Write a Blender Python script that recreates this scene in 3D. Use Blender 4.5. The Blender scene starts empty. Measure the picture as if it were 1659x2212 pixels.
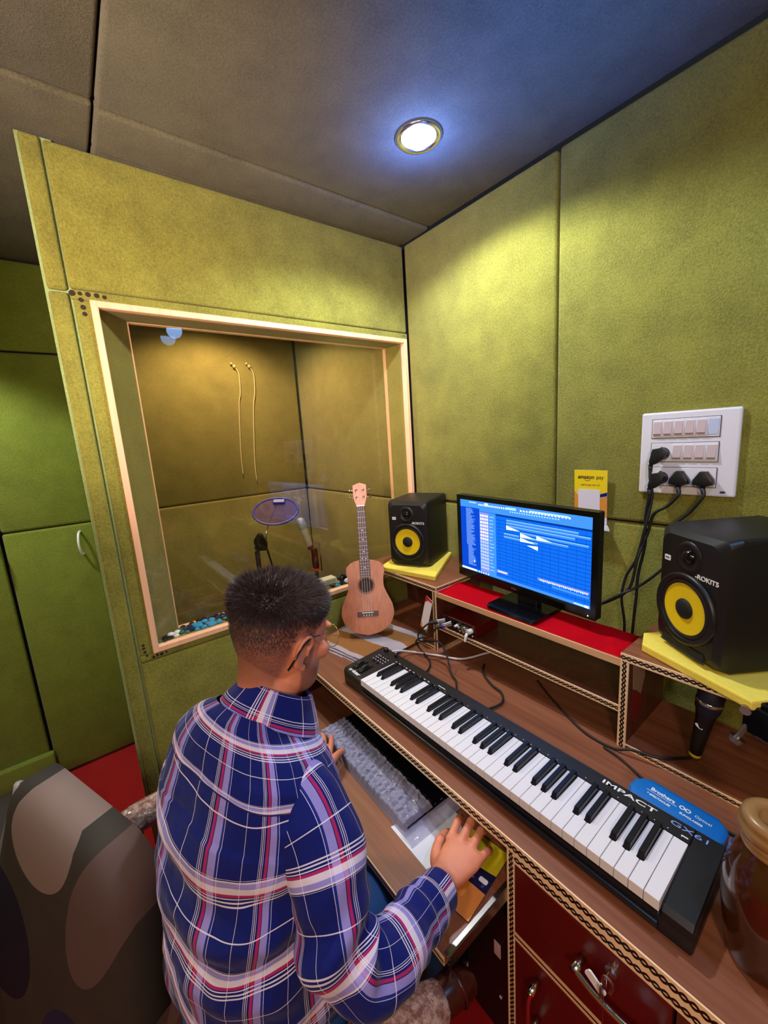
import bpy, bmesh, math, random
from mathutils import Vector, Matrix, noise
random.seed(7)
PI = math.pi
scene = bpy.context.scene
COL = scene.collection
V = Vector

# ---------------------------------------------------------------- hierarchy helpers
_WM = {}
def wm(o):
    return _WM.get(o.name, Matrix.Identity(4))
def thing(name, label, cat, loc=(0, 0, 0), rz=0.0, group=None, kind=None):
    o = bpy.data.objects.new(name, None)
    COL.objects.link(o)
    o.empty_display_size = 0.05
    M = Matrix.Translation(V(loc)) @ Matrix.Rotation(rz, 4, 'Z')
    o.matrix_basis = M
    _WM[o.name] = M
    if kind: o['kind'] = kind
    if label: o['label'] = label
    if cat: o['category'] = cat
    if group: o['group'] = group
    return o
def finish(name, bm, mat, parent=None, X=None, smooth=False, label=None, cat=None, group=None, kind=None, origin=None, mats=None, flip=True):
    """bm holds world coordinates (after X); links ONE mesh object under parent"""
    if X is not None: bm.transform(X)
    if flip: bmesh.ops.recalc_face_normals(bm, faces=bm.faces[:])
    if smooth:
        for f in bm.faces: f.smooth = True
    if origin is None:
        lo = V((1e9,)*3); hi = V((-1e9,)*3)
        for v in bm.verts:
            for i in range(3):
                lo[i] = min(lo[i], v.co[i]); hi[i] = max(hi[i], v.co[i])
        origin = V(((lo.x+hi.x)/2, (lo.y+hi.y)/2, lo.z)) if len(bm.verts) else V((0, 0, 0))
    origin = V(origin)
    bm.transform(Matrix.Translation(-origin))
    me = bpy.data.meshes.new(name)
    bm.to_mesh(me); bm.free()
    for m in (mats or [mat]): me.materials.append(m)
    o = bpy.data.objects.new(name, me)
    COL.objects.link(o)
    if parent is not None:
        o.parent = parent
        # keep world axes of the mesh data: basis = parent^-1 @ T(origin)
        B = wm(parent).inverted() @ Matrix.Translation(origin)
        o.matrix_basis = B
        _WM[o.name] = Matrix.Translation(origin)
    else:
        o.location = origin
        _WM[o.name] = Matrix.Translation(origin)
    if label: o['label'] = label
    if cat: o['category'] = cat
    if group: o['group'] = group
    if kind: o['kind'] = kind
    if smooth == 'auto':
        pass
    return o
def auto_smooth(o, ang=35):
    me = o.data
    bm = bmesh.new(); bm.from_mesh(me)
    for f in bm.faces: f.smooth = True
    for e in bm.edges:
        if len(e.link_faces) == 2:
            e.smooth = e.calc_face_angle(0) < math.radians(ang)
    bm.to_mesh(me); bm.free()
    return o
def text(name, s, size, mat, parent, M, ext=0.0004, align='CENTER', sx=1.0, sy=1.0, bold=0.0):
    cu = bpy.data.curves.new(name, 'FONT')
    cu.body = s; cu.size = size; cu.extrude = ext; cu.align_x = align; cu.align_y = 'CENTER'; cu.offset = bold
    cu.materials.append(mat)
    tmp = bpy.data.objects.new('t', cu)
    me = bpy.data.meshes.new_from_object(tmp); bpy.data.objects.remove(tmp); bpy.data.curves.remove(cu)
    if not me.materials: me.materials.append(mat)
    o = bpy.data.objects.new(name, me)
    COL.objects.link(o)
    Mw = M @ Matrix.Diagonal((sx, sy, 1, 1))
    o.parent = parent
    o.matrix_basis = wm(parent).inverted() @ Mw
    _WM[o.name] = Mw
    return o

# ---------------------------------------------------------------- mesh helpers
def BM(): return bmesh.new()
def bx(bm, lo, hi, bev=0.0, seg=2):
    vs = [bm.verts.new((x, y, z)) for x in (lo[0], hi[0]) for y in (lo[1], hi[1]) for z in (lo[2], hi[2])]
    F = [(0,1,3,2),(4,6,7,5),(0,4,5,1),(2,3,7,6),(0,2,6,4),(1,5,7,3)]
    fs = [bm.faces.new([vs[i] for i in f]) for f in F]
    if bev > 0:
        es = set()
        for f in fs:
            for e in f.edges: es.add(e)
        bmesh.ops.bevel(bm, geom=list(es), offset=bev, segments=seg, affect='EDGES', profile=0.5)
    return vs
def obox(bm, M, sx, sy, sz, bev=0.0, seg=2):
    """box centred in x,y, base at z=0 of frame M"""
    b = BM(); bx(b, (-sx/2, -sy/2, 0), (sx/2, sy/2, sz), bev, seg); b.transform(M); merge(bm, b)
def merge(bm, b, mi=None):
    me = bpy.data.meshes.new('t')
    if mi is not None:
        for f in b.faces: f.material_index = mi
    b.to_mesh(me); b.free()
    bm.from_mesh(me); bpy.data.meshes.remove(me)
def frame_z(d):
    d = V(d).normalized()
    a = V((0, 0, 1)) if abs(d.z) < 0.9 else V((1, 0, 0))
    x = a.cross(d).normalized(); y = d.cross(x)
    return x, y, d
def cyl(bm, p0, p1, r0, r1=None, seg=20, cap=True):
    if r1 is None: r1 = r0
    p0, p1 = V(p0), V(p1); x, y, d = frame_z(p1-p0)
    A = [bm.verts.new(p0+(x*math.cos(2*PI*i/seg)+y*math.sin(2*PI*i/seg))*r0) for i in range(seg)]
    B = [bm.verts.new(p1+(x*math.cos(2*PI*i/seg)+y*math.sin(2*PI*i/seg))*r1) for i in range(seg)]
    for i in range(seg):
        j = (i+1) % seg; bm.faces.new((A[i], A[j], B[j], B[i]))
    if cap: bm.faces.new(A[::-1]); bm.faces.new(B)
def catmull(pts, n=8):
    P = [V(p) for p in pts]
    if len(P) < 3: return P
    P = [P[0]*2-P[1]]+P+[P[-1]*2-P[-2]]
    out = []
    for i in range(1, len(P)-2):
        a, b, c, d = P[i-1:i+3]
        for k in range(n):
            t = k/n
            out.append(0.5*((2*b)+(c-a)*t+(2*a-5*b+4*c-d)*t*t+(3*b-a-3*c+d)*t**3))
    out.append(P[-2].copy())
    return out
def tube(bm, pts, r, seg=8, n=8, smooth=True, cap=True, closed=False):
    P = catmull(pts, n) if smooth else [V(p) for p in pts]
    N = len(P)
    rr = [r]*N if not isinstance(r, (list, tuple)) else [r[min(len(r)-1, int(i/(N-1)*(len(r)-1)))]*(1-((i/(N-1)*(len(r)-1)) % 1))+r[min(len(r)-1, int(i/(N-1)*(len(r)-1))+1)]*((i/(N-1)*(len(r)-1)) % 1) for i in range(N)]
    rings = []; px = None
    for i in range(N):
        d = (P[min(i+1, N-1)]-P[max(i-1, 0)])
        if d.length < 1e-9: d = V((0, 0, 1))
        d.normalize()
        if px is None: x, y, d = frame_z(d)
        else:
            x = (px-d*px.dot(d)); x.normalize(); y = d.cross(x)
        px = x
        rings.append([bm.verts.new(P[i]+(x*math.cos(2*PI*k/seg)+y*math.sin(2*PI*k/seg))*rr[i]) for k in range(seg)])
    for i in range(N-1):
        for k in range(seg):
            j = (k+1) % seg
            bm.faces.new((rings[i][k], rings[i][j], rings[i+1][j], rings[i+1][k]))
    if cap: bm.faces.new(rings[0][::-1]); bm.faces.new(rings[-1])
def lathe(bm, prof, M=None, seg=32):
    """profile list of (r,z); closed with caps when r==0"""
    rings = []
    for r, z in prof:
        if r <= 1e-7: rings.append([bm.verts.new((0, 0, z))])
        else: rings.append([bm.verts.new((r*math.cos(2*PI*k/seg), r*math.sin(2*PI*k/seg), z)) for k in range(seg)])
    allv = [v for R in rings for v in R]
    for A, B in zip(rings, rings[1:]):
        for k in range(seg):
            j = (k+1) % seg
            if len(A) == 1 and len(B) == 1: continue
            if len(A) == 1: bm.faces.new((A[0], B[k], B[j]))
            elif len(B) == 1: bm.faces.new((A[k], A[j], B[0]))
            else: bm.faces.new((A[k], A[j], B[j], B[k]))
    if M is not None:
        for v in allv: v.co = M @ v.co
def prism(bm, outline, z0, z1, M=None, bev=0.0, seg=2):
    b = BM()
    A = [b.verts.new((x, y, z0)) for x, y in outline]; B = [b.verts.new((x, y, z1)) for x, y in outline]
    n = len(outline)
    f0 = b.faces.new(A[::-1]); f1 = b.faces.new(B)
    for i in range(n):
        j = (i+1) % n; b.faces.new((A[i], A[j], B[j], B[i]))
    if bev > 0:
        es = list(set(list(f0.edges)+list(f1.edges)))
        bmesh.ops.bevel(b, geom=es, offset=bev, segments=seg, affect='EDGES', profile=0.5)
    if M is not None: b.transform(M)
    merge(bm, b)
def rrect(w, h, r, n=5, cx=0, cy=0):
    o = []
    for sx, sy, a0 in ((1, 1, 0), (-1, 1, 90), (-1, -1, 180), (1, -1, 270)):
        for i in range(n+1):
            a = math.radians(a0+90*i/n)
            o.append((cx+sx*(w/2-r)+r*math.cos(a), cy+sy*(h/2-r)+r*math.sin(a)))
    return o
def grid(bm, fn, nu, nv, uvfn=None, close_u=False, mi=0):
    uvl = bm.loops.layers.uv.verify()
    G = [[bm.verts.new(fn(i/nu, j/nv)) for j in range(nv+1)] for i in range(nu if close_u else nu+1)]
    NU = nu
    for i in range(NU):
        for j in range(nv):
            i2 = (i+1) % len(G) if close_u else i+1
            f = bm.faces.new((G[i][j], G[i2][j], G[i2][j+1], G[i][j+1])); f.material_index = mi
            for l, (a, b) in zip(f.loops, ((i, j), (i+1, j), (i+1, j+1), (i, j+1))):
                l[uvl].uv = uvfn(a/nu, b/nv) if uvfn else (a/nu, b/nv)
    return G
def sphere(bm, c, r, seg=16, rings=10, M=None):
    c = V(c)
    if not isinstance(r, (tuple, list)): r = (r, r, r)
    b = BM()
    bmesh.ops.create_uvsphere(b, u_segments=seg, v_segments=rings, radius=1)
    b.transform(Matrix.Diagonal((r[0], r[1], r[2], 1)))
    if M is not None: b.transform(M)
    b.transform(Matrix.Translation(c)); merge(bm, b)
def axes(o, x, y, z):
    x, y, z = V(x), V(y), V(z)
    return Matrix(((x.x, y.x, z.x, o[0]), (x.y, y.y, z.y, o[1]), (x.z, y.z, z.z, o[2]), (0, 0, 0, 1)))

# ---------------------------------------------------------------- material helpers
def lin(c):
    f = lambda x: x/12.92 if x <= 0.04045 else ((x+0.055)/1.055)**2.4
    return (f(c[0]/255), f(c[1]/255), f(c[2]/255), 1)
class N:
    def __init__(s, name):
        s.m = bpy.data.materials.new(name); s.m.use_nodes = True
        s.t = s.m.node_tree; s.t.nodes.clear()
        s.out = s.n('ShaderNodeOutputMaterial')
    def n(s, typ, **k):
        x = s.t.nodes.new(typ)
        for a, b in k.items(): setattr(x, a, b)
        return x
    def L(s, a, b): s.t.links.new(a, b)
    def put(s, sock, v):
        if isinstance(v, bpy.types.NodeSocket): s.L(v, sock)
        elif v is not None: sock.default_value = v
    def math(s, op, a, b=None, c=None):
        x = s.n('ShaderNodeMath', operation=op)
        for i, v in enumerate((a, b, c)):
            if v is not None: s.put(x.inputs[i], v)
        return x.outputs[0]
    def mix(s, f, a, b, blend='MIX'):
        x = s.n('ShaderNodeMix', data_type='RGBA', blend_type=blend)
        s.put(x.inputs[0], f); s.put(x.inputs[6], a); s.put(x.inputs[7], b)
        return x.outputs[2]
    def coord(s, which='Object', scale=(1, 1, 1)):
        tc = s.n('ShaderNodeTexCoord'); mp = s.n('ShaderNodeMapping')
        mp.inputs['Scale'].default_value = scale
        s.L(tc.outputs[which], mp.inputs[0]); return mp.outputs[0]
    def noise(s, vec, scale, detail=3, rough=0.5):
        x = s.n('ShaderNodeTexNoise'); s.L(vec, x.inputs['Vector'])
        x.inputs['Scale'].default_value = scale; x.inputs['Detail'].default_value = detail; x.inputs['Roughness'].default_value = rough
        return x.outputs['Fac']
    def ramp(s, f, stops, interp='LINEAR'):
        x = s.n('ShaderNodeValToRGB'); x.color_ramp.interpolation = interp
        e = x.color_ramp.elements
        while len(e) > 1: e.remove(e[0])
        e[0].position = stops[0][0]; e[0].color = stops[0][1]
        for p, c in stops[1:]:
            q = e.new(p); q.color = c
        s.L(f, x.inputs[0]); return x.outputs[0]
    def bump(s, h, strength=0.3, dist=0.002):
        x = s.n('ShaderNodeBump'); x.inputs['Strength'].default_value = strength; x.inputs['Distance'].default_value = dist
        s.L(h, x.inputs['Height']); return x.outputs[0]
    def bsdf(s, col, rough=0.5, metal=0.0, spec=0.5, normal=None, **k):
        b = s.n('ShaderNodeBsdfPrincipled')
        s.put(b.inputs['Base Color'], col); s.put(b.inputs['Roughness'], rough)
        b.inputs['Metallic'].default_value = metal; b.inputs['Specular IOR Level'].default_value = spec
        if normal is not None: s.L(normal, b.inputs['Normal'])
        for a, v in k.items(): s.put(b.inputs[a.replace('_', ' ')], v)
        s.L(b.outputs[0], s.out.inputs[0]); return b
def plain(name, rgb, rough=0.5, metal=0.0, spec=0.5, var=0.08, vs=60, bump=0.0, **k):
    m = N(name); c = lin(rgb)
    v = m.coord()
    f = m.noise(v, vs, 2)
    lo = tuple(x*(1-var) for x in c[:3])+(1,); hi = tuple(min(1, x*(1+var)) for x in c[:3])+(1,)
    nrm = m.bump(f, bump, 0.001) if bump else None
    m.bsdf(m.mix(f, lo, hi), rough, metal, spec, nrm, **k); return m.m
def emit(name, rgb, s):
    m = N(name); e = m.n('ShaderNodeEmission'); e.inputs[0].default_value = lin(rgb); e.inputs[1].default_value = s
    m.L(e.outputs[0], m.out.inputs[0]); return m.m
def felt(name, rgb, var=0.22, bump=0.5):
    m = N(name); c = lin(rgb); v = m.coord()
    f1 = m.noise(v, 170, 4, 0.75); f2 = m.noise(v, 9, 4, 0.6)
    f = m.math('ADD', m.math('MULTIPLY', f1, 0.65), m.math('MULTIPLY', f2, 0.35))
    lo = tuple(x*(1-var) for x in c[:3])+(1,); hi = tuple(x*(1+var) for x in c[:3])+(1,)
    col = m.ramp(f, [(0.36, lo), (0.64, hi)])
    v2 = m.coord(scale=(1, 1, 0.35)); f3 = m.noise(v2, 420, 2, 0.6)
    h = m.math('ADD', f1, f3)
    m.bsdf(col, 0.95, 0, 0.15, m.bump(h, bump, 0.003), Sheen_Weight=0.12, Sheen_Roughness=0.6)
    return m.m
def wood(name, rgb1, rgb2, axis='X', rough=0.4, scale=1.0, spec=0.5):
    m = N(name)
    sc = {'X': (1.2, 28, 28), 'Y': (28, 1.2, 28), 'Z': (28, 28, 1.2)}[axis]
    v = m.coord(scale=tuple(x*scale for x in sc))
    f = m.noise(v, 2.2, 5, 0.62); f2 = m.noise(m.coord(scale=tuple(x*scale*.3 for x in sc)), 2.0, 3)
    g = m.math('ADD', m.math('MULTIPLY', f, .6), m.math('MULTIPLY', f2, .4))
    m.bsdf(m.ramp(g, [(0.33, lin(rgb1)), (0.68, lin(rgb2))]), rough, 0, spec, m.bump(f, 0.08, 0.0006))
    return m.m

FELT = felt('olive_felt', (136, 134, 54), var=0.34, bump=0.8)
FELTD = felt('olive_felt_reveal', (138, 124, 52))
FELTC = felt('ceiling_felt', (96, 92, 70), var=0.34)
FELTB = felt('booth_felt', (138, 122, 58))
FELTG = felt('passage_felt', (112, 124, 44))
DARK = plain('groove_dark', (14, 12, 8), 0.9)
CARPET = felt('red_carpet', (165, 6, 14), 0.12, 0.3)
LAM = wood('brown_laminate', (110, 62, 42), (150, 94, 66), 'X', 0.38)
LAMD = wood('dark_brown_laminate', (66, 32, 24), (96, 50, 38), 'Z', 0.4)
DRAWER = plain('maroon_laminate', (88, 20, 16), 0.32, var=0.1, vs=14)
PLY = wood('raw_plywood_edge', (206, 156, 116), (238, 196, 152), 'X', 0.6)
PINE = wood('peach_wood_trim', (238, 178, 134), (252, 206, 168), 'Z', 0.5)
PINEX = wood('peach_wood_trim_across', (238, 178, 134), (252, 206, 168), 'Y', 0.5)
BLK = plain('black_plastic', (16, 16, 19), 0.42, var=0.05)
BLKG = plain('black_gloss', (7, 7, 10), 0.15, var=0.03)
BLKM = plain('black_matte', (12, 12, 13), 0.7)
KBODY = plain('keyboard_black', (13, 13, 20), 0.38, var=0.05)
RUB = plain('black_rubber', (20, 20, 22), 0.6)
WKEY = plain('white_key', (228, 226, 232), 0.22, var=0.01)
BKEY = plain('black_key', (12, 12, 22), 0.3, var=0.05)
WHT = plain('white_plastic', (226, 224, 230), 0.35, var=0.02)
WHTM = plain('white_print', (235, 235, 235), 0.6, var=0.01)
SWG = plain('switch_rocker', (196, 176, 176), 0.4, var=0.02)
CHR = plain('chrome', (215, 215, 220), 0.16, 1.0, var=0.02)
STEEL = plain('rail_steel', (165, 160, 155), 0.32, 1.0, var=0.08)
YEL = plain('yellow_cone', (240, 208, 20), 0.45, var=0.03)
FOAM = plain('yellow_foam', (238, 216, 84), 0.95, var=0.08, vs=120, bump=0.3)
REDC = plain('red_cloth', (228, 8, 34), 0.9, var=0.10, vs=9, bump=0.1, spec=0.1)
CLOTHW = plain('white_cotton', (226, 216, 226), 0.9, var=0.04, bump=0.2)
CLOTHT = plain('tan_cotton', (196, 134, 72), 0.9, var=0.06, bump=0.2)

def chain_mat(name, base1, base2, freq=26.0, rows=1, amp=0.22, w=0.075, col=(16, 10, 8)):
    """printed chain pattern along U (metres); V runs 0..1 across"""
    m = N(name)
    tc = m.n('ShaderNodeTexCoord'); sp = m.n('ShaderNodeSeparateXYZ'); m.L(tc.outputs['UV'], sp.inputs[0])
    u, v = sp.outputs[0], sp.outputs[1]
    if rows > 1: v = m.math('FRACT', m.math('MULTIPLY', v, float(rows)))
    sn = m.math('SINE', m.math('MULTIPLY', u, freq*2*PI))
    sn = m.math('MULTIPLY', sn, amp)
    c = m.math('SUBTRACT', v, 0.5)
    d1 = m.math('ABSOLUTE', m.math('SUBTRACT', c, sn)); d2 = m.math('ABSOLUTE', m.math('ADD', c, sn))
    d = m.math('MINIMUM', d1, d2)
    k = m.math('LESS_THAN', d, w)
    g = m.noise(m.coord(scale=(1, 1, 1)), 55, 3)
    base = m.mix(g, lin(base1), lin(base2))
    m.bsdf(m.mix(k, base, lin(col)), 0.5)
    return m.m
CHAIN = chain_mat('chain_print_edging', (236, 196, 150), (250, 222, 184), 38, 1, 0.17, 0.11)
CHAIN2 = chain_mat('double_chain_edging', (226, 180, 136), (240, 204, 164), 38, 2, 0.17, 0.10)
CHAINL = chain_mat('dashed_edging', (222, 176, 130), (236, 196, 150), 16, 1, 0.0, 0.12)
def strip(bm, p0, p1, across, thick, mi=0):
    """box strip from p0 to p1, 'across' full width vector, thick = thickness vector; front face gets chain UV"""
    p0, p1, a, t = V(p0), V(p1), V(across), V(thick)
    Lg = (p1-p0).length
    uvl = bm.loops.layers.uv.verify()
    c = [p0-a/2, p1-a/2, p1+a/2, p0+a/2]
    F = [bm.verts.new(x+t) for x in c]; B = [bm.verts.new(x) for x in c]
    def face(vs, uvs):
        f = bm.faces.new(vs); f.material_index = mi
        for l, uv in zip(f.loops, uvs): l[uvl].uv = uv
    face(F, [(0, 0), (Lg, 0), (Lg, 1), (0, 1)])
    face(B[::-1], [(0, 0.99)]*4)
    for i in range(4):
        j = (i+1) % 4
        face([F[j], F[i], B[i], B[j]], [(0, 0.995)]*4)
# ================================================================ THE ROOM
CH = 2.44
def panels(name, mat, rects, make, bev=0.008, gap=0.002):
    bm = BM()
    for r in rects:
        lo, hi = make(*r)
        bx(bm, lo, hi, bev, 3)
    return bm
# floor
bm = BM(); bx(bm, (-1.2, -3.0, -0.03), (3.0, 0.05, 0.0)); finish('floor', bm, CARPET, kind='structure')
# ceiling : padded panels
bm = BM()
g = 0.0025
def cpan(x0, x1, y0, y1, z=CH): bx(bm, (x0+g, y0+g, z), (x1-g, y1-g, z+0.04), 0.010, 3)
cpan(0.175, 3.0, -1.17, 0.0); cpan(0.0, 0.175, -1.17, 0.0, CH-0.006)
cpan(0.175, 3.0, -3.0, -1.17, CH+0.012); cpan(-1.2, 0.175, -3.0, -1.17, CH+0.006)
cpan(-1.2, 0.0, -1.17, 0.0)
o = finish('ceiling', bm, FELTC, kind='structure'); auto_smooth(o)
bm = BM(); bx(bm, (-1.2, -3.0, CH+0.03), (3.0, 0.0, CH+0.06)); finish('ceiling_backing', bm, DARK, kind='structure')

# right wall (the long one with the sockets)
bm = BM()
T = 0.03
def wp(x0, x1, z0, z1, yy=0.0, rise=0.0): bx(bm, (x0+g, yy, z0+g), (x1-g, yy+T, z1-g), 0.012, 3)
wp(0.0, 0.7495, 1.27, CH); wp(0.7495, 3.0, 1.27, CH); wp(0.0, 3.0, 0.0, 1.27, 0.004)
o = finish('wall_right', bm, FELT, kind='structure'); auto_smooth(o)
bm = BM(); bx(bm, (-1.2, 0.028, 0), (3.0, 0.06, CH)); finish('wall_right_backing', bm, DARK, kind='structure')

# left wall with the studio window
bm = BM()
def ap(y0, y1, z0, z1, x=0.0, t=0.03, bev=0.008): bx(bm, (x-t, y0+g, z0+g), (x, y1-g, z1-g), bev, 3)
ap(-1.283, 0.0, 2.058, CH-0.004)
ap(-1.283, 0.0, 0.0, 0.884)
ap(-1.334, -1.283, 2.05, CH); ap(-1.334, -1.283, 0.0, 2.05)
# border strip round the window frame
ap(-1.283, 0.0, 2.028, 2.060, 0.002, 0.03, 0.004); ap(-1.283, 0.0, 0.882, 0.910, 0.002, 0.03, 0.004)
ap(-1.280, -1.234, 0.905, 2.033, 0.002, 0.03, 0.004); ap(-0.013, -0.001, 0.905, 2.033, 0.002, 0.03, 0.003)
o = finish('wall_left', bm, FELT, kind='structure'); auto_smooth(o)
# core of that wall
bm = BM()
bx(bm, (-0.145, -1.325, 0), (-0.028, 0.0, 0.90)); bx(bm, (-0.145, -1.325, 2.034), (-0.028, 0.0, CH)); bx(bm, (-0.145, -1.325, 0.9), (-0.028, -1.24, 2.034))
finish('wall_left_core', bm, DARK, kind='structure')
# nail holes at the corners of the window border
bm = BM()
for y, z, r in [(-1.277,2.046,.0085),(-1.259,2.047,.006),(-1.240,2.047,.0075),(-1.219,2.047,.0075),(-1.200,2.045,.0065),(-1.259,2.030,.007),(-1.257,2.010,.0075),(-1.256,1.992,.007),
                (-1.264,0.945,.005),(-1.264,0.934,.005),(-1.262,0.920,.005),(-1.258,0.905,.004),(-1.240,0.893,.005),(-1.228,0.896,.005),(-1.215,0.895,.006),(-1.20,0.897,.004),
                (-.03,2.046,.003),(-.02,2.046,.003),(-.008,2.02,.003),(-.008,2.005,.003)]:
    cyl(bm, (0.0, y, z), (0.0028, y, z), r, r*0.9, 12)
finish('trim_1', bm, plain('nail_hole', (46, 34, 22), 0.9), kind='structure')

# window
win = thing('window_1', None, None, (0, -0.62, 0.905), kind='structure')
w0, w1, h0, h1, fw = -1.239, -0.0105, 0.9068, 2.032, 0.019
bm = BM()
def mitre(a0, a1, b0, b1, fw, xa, xb):
    O = [(a0, b0), (a1, b0), (a1, b1), (a0, b1)]; I = [(a0+fw, b0+fw), (a1-fw, b0+fw), (a1-fw, b1-fw), (a0+fw, b1-fw)]
    for i in range(4):
        j = (i+1) % 4
        q = [O[i], O[j], I[j], I[i]]
        A = [bm.verts.new((xb, y, z)) for y, z in q]; B = [bm.verts.new((xa, y, z)) for y, z in q]
        bm.faces.new(A); bm.faces.new(B[::-1])
        for k in range(4):
            l = (k+1) % 4; bm.faces.new((A[k], B[k], B[l], A[l]))
mitre(w0, w1, h0, h1, fw, -0.02, 0.009)
bmesh.ops.bevel(bm, geom=bm.edges[:], offset=0.0015, segments=1, affect='EDGES')
finish('window_frame', bm, PINE, win)
# felt reveal, tapering to the far frame
fy0, fy1, fz0, fz1, fx = -1.134, -0.036, 0.915, 2.016, -0.128
bm = BM()
A = [(-0.019, w0+fw, h0+fw), (-0.019, w1-fw, h0+fw), (-0.019, w1-fw, h1-fw), (-0.019, w0+fw, h1-fw)]
Bq = [(fx, fy0, fz0), (fx, fy1, fz0), (fx, fy1, fz1), (fx, fy0, fz1)]
av = [bm.verts.new(p) for p in A]; bv = [bm.verts.new(p) for p in Bq]
for i in range(4):
    j = (i+1) % 4; bm.faces.new((av[i], av[j], bv[j], bv[i]))
finish('window_reveal', bm, FELTD, win)
bm = BM(); mitre(fy0-0.003, fy1+0.003, fz0-0.003, fz1+0.003, 0.0055, fx-0.02, fx+0.002); finish('inner_frame', bm, PINE, win)
gm = N('window_glass'); lw = gm.n('ShaderNodeLayerWeight'); lw.inputs[0].default_value = 0.5
frs = gm.math('ADD', 0.028, gm.math('MULTIPLY', 0.95, gm.math('POWER', lw.outputs['Facing'], 5.0)))
tb = gm.n('ShaderNodeBsdfTransparent'); gb = gm.n('ShaderNodeBsdfGlossy'); gb.inputs['Roughness'].default_value = 0.01
tb.inputs[0].default_value = (0.97, 0.98, 0.96, 1)
mx = gm.n('ShaderNodeMixShader'); gm.L(frs, mx.inputs[0]); gm.L(tb.outputs[0], mx.inputs[1]); gm.L(gb.outputs[0], mx.inputs[2]); gm.L(mx.outputs[0], gm.out.inputs[0])
for nm, x, a in (('glass_pane', -0.012, (w0+fw, w1-fw, h0+fw, h1-fw)), ('glass_pane', fx+0.004, (fy0, fy1, fz0, fz1))):
    bm = BM(); bx(bm, (x-0.002, a[0]+.001, a[2]+.001), (x+0.002, a[1]-.001, a[3]-.001)); finish(nm, bm, gm.m, win)

# partition between booth and passage, far passage wall with doors
bm = BM()
vs = []
for z in (0, CH):
    vs.append([bm.verts.new(p) for p in ((-0.012, -1.338, z), (-0.96, -1.312, z), (-0.96, -1.26, z), (-0.012, -1.26, z))])
for i in range(4):
    j = (i+1) % 4; bm.faces.new((vs[0][i], vs[0][j], vs[1][j], vs[1][i]))
bm.faces.new(vs[0]); bm.faces.new(vs[1][::-1])
finish('wall_partition', bm, felt('pale_felt', (150, 172, 112)), kind='structure')
bm = BM()
for y0, y1, z0, z1 in ((-3.0, -2.2, 0.0, CH), (-2.2, -1.30, 2.06, CH)):
    bx(bm, (-0.98, y0+g, z0+g), (-0.95, y1-g, z1-g), 0.008, 3)
o = finish('wall_passage', bm, FELTG, kind='structure'); auto_smooth(o)
bm = BM(); bx(bm, (-1.0, -3.0, 0), (-0.979, -1.30, CH)); finish('wall_passage_backing', bm, DARK, kind='structure')
door = thing('door_1', None, None, (-0.95, -1.48, 0.0), kind='structure')
bm = BM(); bx(bm, (-0.985, -1.653, 0.01), (-0.947, -1.315, 1.262), 0.012, 3); bx(bm, (-0.985, -1.653, 1.266), (-0.947, -1.315, 2.055), 0.012, 3)
o = finish('door_panel', bm, FELTG, door); auto_smooth(o)
bm = BM(); tube(bm, [(-0.946, -1.372, 1.225), (-0.918, -1.380, 1.218), (-0.900, -1.386, 1.185), (-0.900, -1.386, 1.15), (-0.918, -1.381, 1.117), (-0.946, -1.374, 1.11)], 0.0055, 10)
finish('door_handle', bm, WHT, door, smooth=True)
door2 = thing('door_2', None, None, (-0.95, -1.92, 0.0), kind='structure')
bm = BM(); bx(bm, (-0.985, -2.195, 0.01), (-0.94, -1.665, 2.055), 0.010, 3); o = finish('door_panel', bm, FELTG, door2); auto_smooth(o)
bm = BM(); bx(bm, (-0.942, -2.19, 0.01), (-0.905, -1.648, 0.165), 0.008, 3); o = finish('kick_panel', bm, FELTG, door2); auto_smooth(o)
bm = BM(); bx(bm, (-0.94, -1.690, 1.20), (-0.936, -1.665, 1.30), 0.001, 1); tube(bm, [(-0.94, -1.68, 1.235), (-0.895, -1.682, 1.232), (-0.885, -1.69, 1.20), (-0.895, -1.685, 1.18)], 0.006, 8)
finish('door_handle', bm, CHR, door2, smooth=True)
# the parts of the room behind the photographer
bm = BM(); bx(bm, (3.0, -3.0, 0), (3.03, 0.05, CH)); finish('wall_front', bm, FELT, kind='structure')
bm = BM(); bx(bm, (-1.2, -3.03, 0), (3.0, -3.0, CH)); finish('wall_back', bm, FELT, kind='structure')

# booth behind the glass
bm = BM()
BX, BY = -1.13, -0.03
bx(bm, (BX-0.03, -1.30, 1.262), (BX, BY-0.002, CH), 0.012, 3); bx(bm, (BX-0.03, -1.30, 0.0), (BX+0.008, BY-0.002, 1.258), 0.012, 3)
bx(bm, (BX+0.01, BY, 1.262), (-0.148, BY+0.03, CH), 0.012, 3); bx(bm, (BX+0.01, BY-0.008, 0), (-0.148, BY+0.03, 1.258), 0.012, 3)
o = finish('wall_booth', bm, FELTB, kind='structure'); auto_smooth(o)
bm = BM(); bx(bm, (BX-0.03, -1.31, 0), (BX-0.028, 0.0, CH)); bx(bm, (-1.16, -0.02, 0), (-0.14, -0.001, CH)); finish('wall_booth_backing', bm, DARK, kind='structure')

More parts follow.
